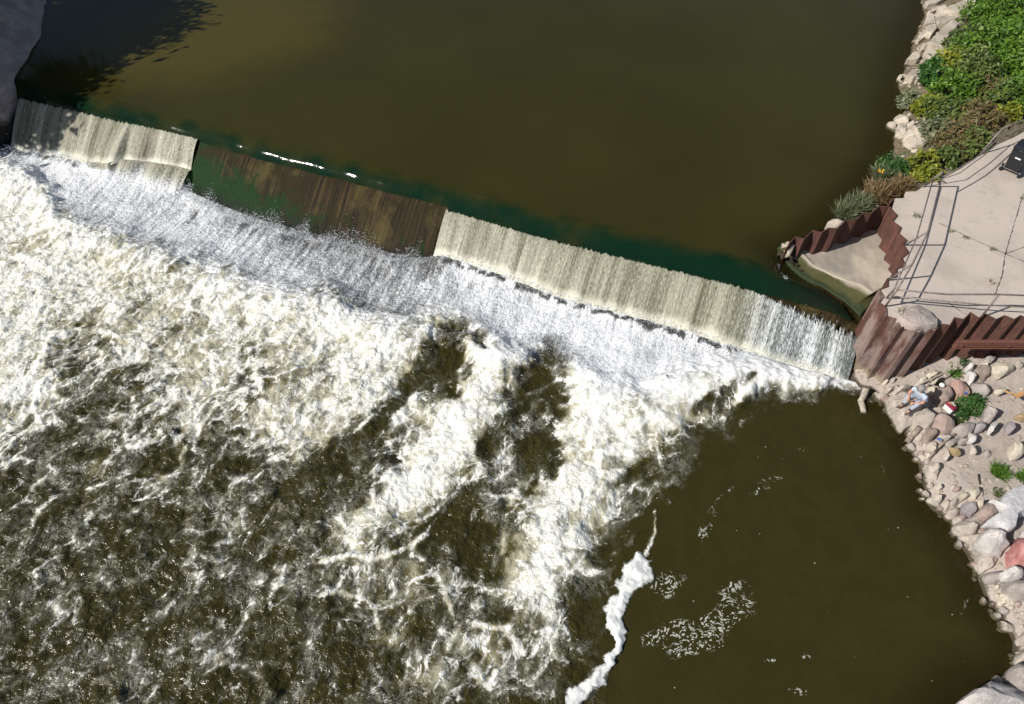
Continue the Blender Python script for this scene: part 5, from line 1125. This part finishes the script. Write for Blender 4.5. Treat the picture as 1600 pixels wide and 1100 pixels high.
for sgn in (1, -1): i = len(TN); TN += [(J(.06, sgn * .10, .01), .115), (J(.37, sgn * .15, .13), .085), (J(.43, sgn * .13, -.04), .070), (J(.445, sgn * .12, -.14), .062)]; TE += [(0, i), (i, i + 1), (i + 1, i + 2), (i + 2, i + 3)]
skinmesh('trousers', TN, TE, MP, man, 2)
MSo = simple('brown_shoe', (.13, .095, .075), .8, var=.2); Mck = simple('dark_sock', (.012, .012, .016), .9, bump=0)
for sgn in (1, -1):
    sh = skinmesh('shoe', [(J(.42, sgn * .12, -.215), (.045, .035)), (J(.50, sgn * .125, -.215), (.046, .034)), (J(.62, sgn * .145, -.225), (.046, .026)), (J(.67, sgn * .15, -.23), (.034, .02))], [(0, 1), (1, 2), (2, 3)], MSo, man, 2)
    tube('sock', [J(.445, sgn * .12, -.19), J(.442, sgn * .12, -.11)], .047, Mck, man, 12)
hc = J(.375, 0, .66); MC = simple('grey_cap', (.23, .215, .21), .9, var=.15)
bm = bmesh.new(); bmesh.ops.create_uvsphere(bm, u_segments=20, v_segments=12, radius=.108); bmesh.ops.delete(bm, geom=[v for v in bm.verts if v.co.z < -.012], context='VERTS')
for v in bm.verts: v.co = Vector((v.co.x * .95, v.co.y * 1.05, v.co.z * .95)); v.co = hc + Fw * v.co.y + Rt * v.co.x + Zv * (v.co.z + .025)
cap = bmobj('cap', bm, MC, man, True)
bm = bmesh.new(); br = []
for k in range(9):
    a = math.radians(-62 + 15.5 * k); inn = hc + (Fw * math.cos(a) + Rt * math.sin(a)) * .10 + Zv * .02; outp = inn + Fw * .085 * math.cos(a * .9) - Zv * .022; br.append((bm.verts.new(inn), bm.verts.new(outp)))
for a, b in zip(br[:-1], br[1:]): bm.faces.new((a[0], b[0], b[1], a[1]))
br_ = bmobj('brim', bm, MC, cap, True); m = br_.modifiers.new('t', 'SOLIDIFY'); m.thickness = .006
def blob(name, c, r, mat, par, sc=(1, 1, 1)):
    bm = bmesh.new(); bmesh.ops.create_uvsphere(bm, u_segments=10, v_segments=8, radius=r)
    for v in bm.verts: v.co = c + Rt * v.co.x * sc[0] + Fw * v.co.y * sc[1] + Zv * v.co.z * sc[2]
    return bmobj(name, bm, mat, par, True)
blob('nose', hc + Fw * .100 - Zv * .035, .014, MS, man, (.8, 1.2, 1.3)); Mh = simple('grey_hair', (.16, .14, .12), .9)
for sgn in (1, -1): blob('ear', hc + Rt * sgn * .088 - Zv * .03, .022, MS, man, (.4, .8, 1.3)); blob('eye', hc + Fw * .088 + Rt * sgn * .032 - Zv * .015, .009, simple('eye_white', (.7, .7, .68), .3, bump=0), man)
blob('mouth', hc + Fw * .090 - Zv * .068, .018, simple('lips', (.38, .13, .10), .6, bump=0), man, (1, .5, .3)); blob('hair', hc - Fw * .03 - Zv * .02, .092, Mh, man, (.98, .9, .8))
rod = empty('fishing_rod', hands[0]); tag(rod, 'thin fishing rod held in the seated person’s hands, pointing down to the water', 'fishing rod')
Mrod = simple('rod_graphite', (.22, .17, .12), .4, var=.2, bump=0); tip = P(1378, 646.5, .45); h0 = (hands[0] + hands[1]) / 2 + Fw * .03; bk = h0 + (h0 - tip).normalized() * .22
tube('blank', [h0, h0.lerp(tip, .5) + Zv * .02, tip], .009, Mrod, rod, 6, taper=.004); tube('grip', [bk, h0], .014, simple('cork', (.35, .22, .12), .8), rod, 8)
tube('reel', [h0 - Zv * .07 - Rt * .03, h0 - Zv * .07 + Rt * .03], .025, simple('reel_black', (.02, .02, .022), .4, bump=0), rod, 12)
for k in (.3, .6, .95): q = h0.lerp(tip, k); tube('guide', [q - Zv * .02, q - Zv * .002], .005, Mrod, rod, 6)
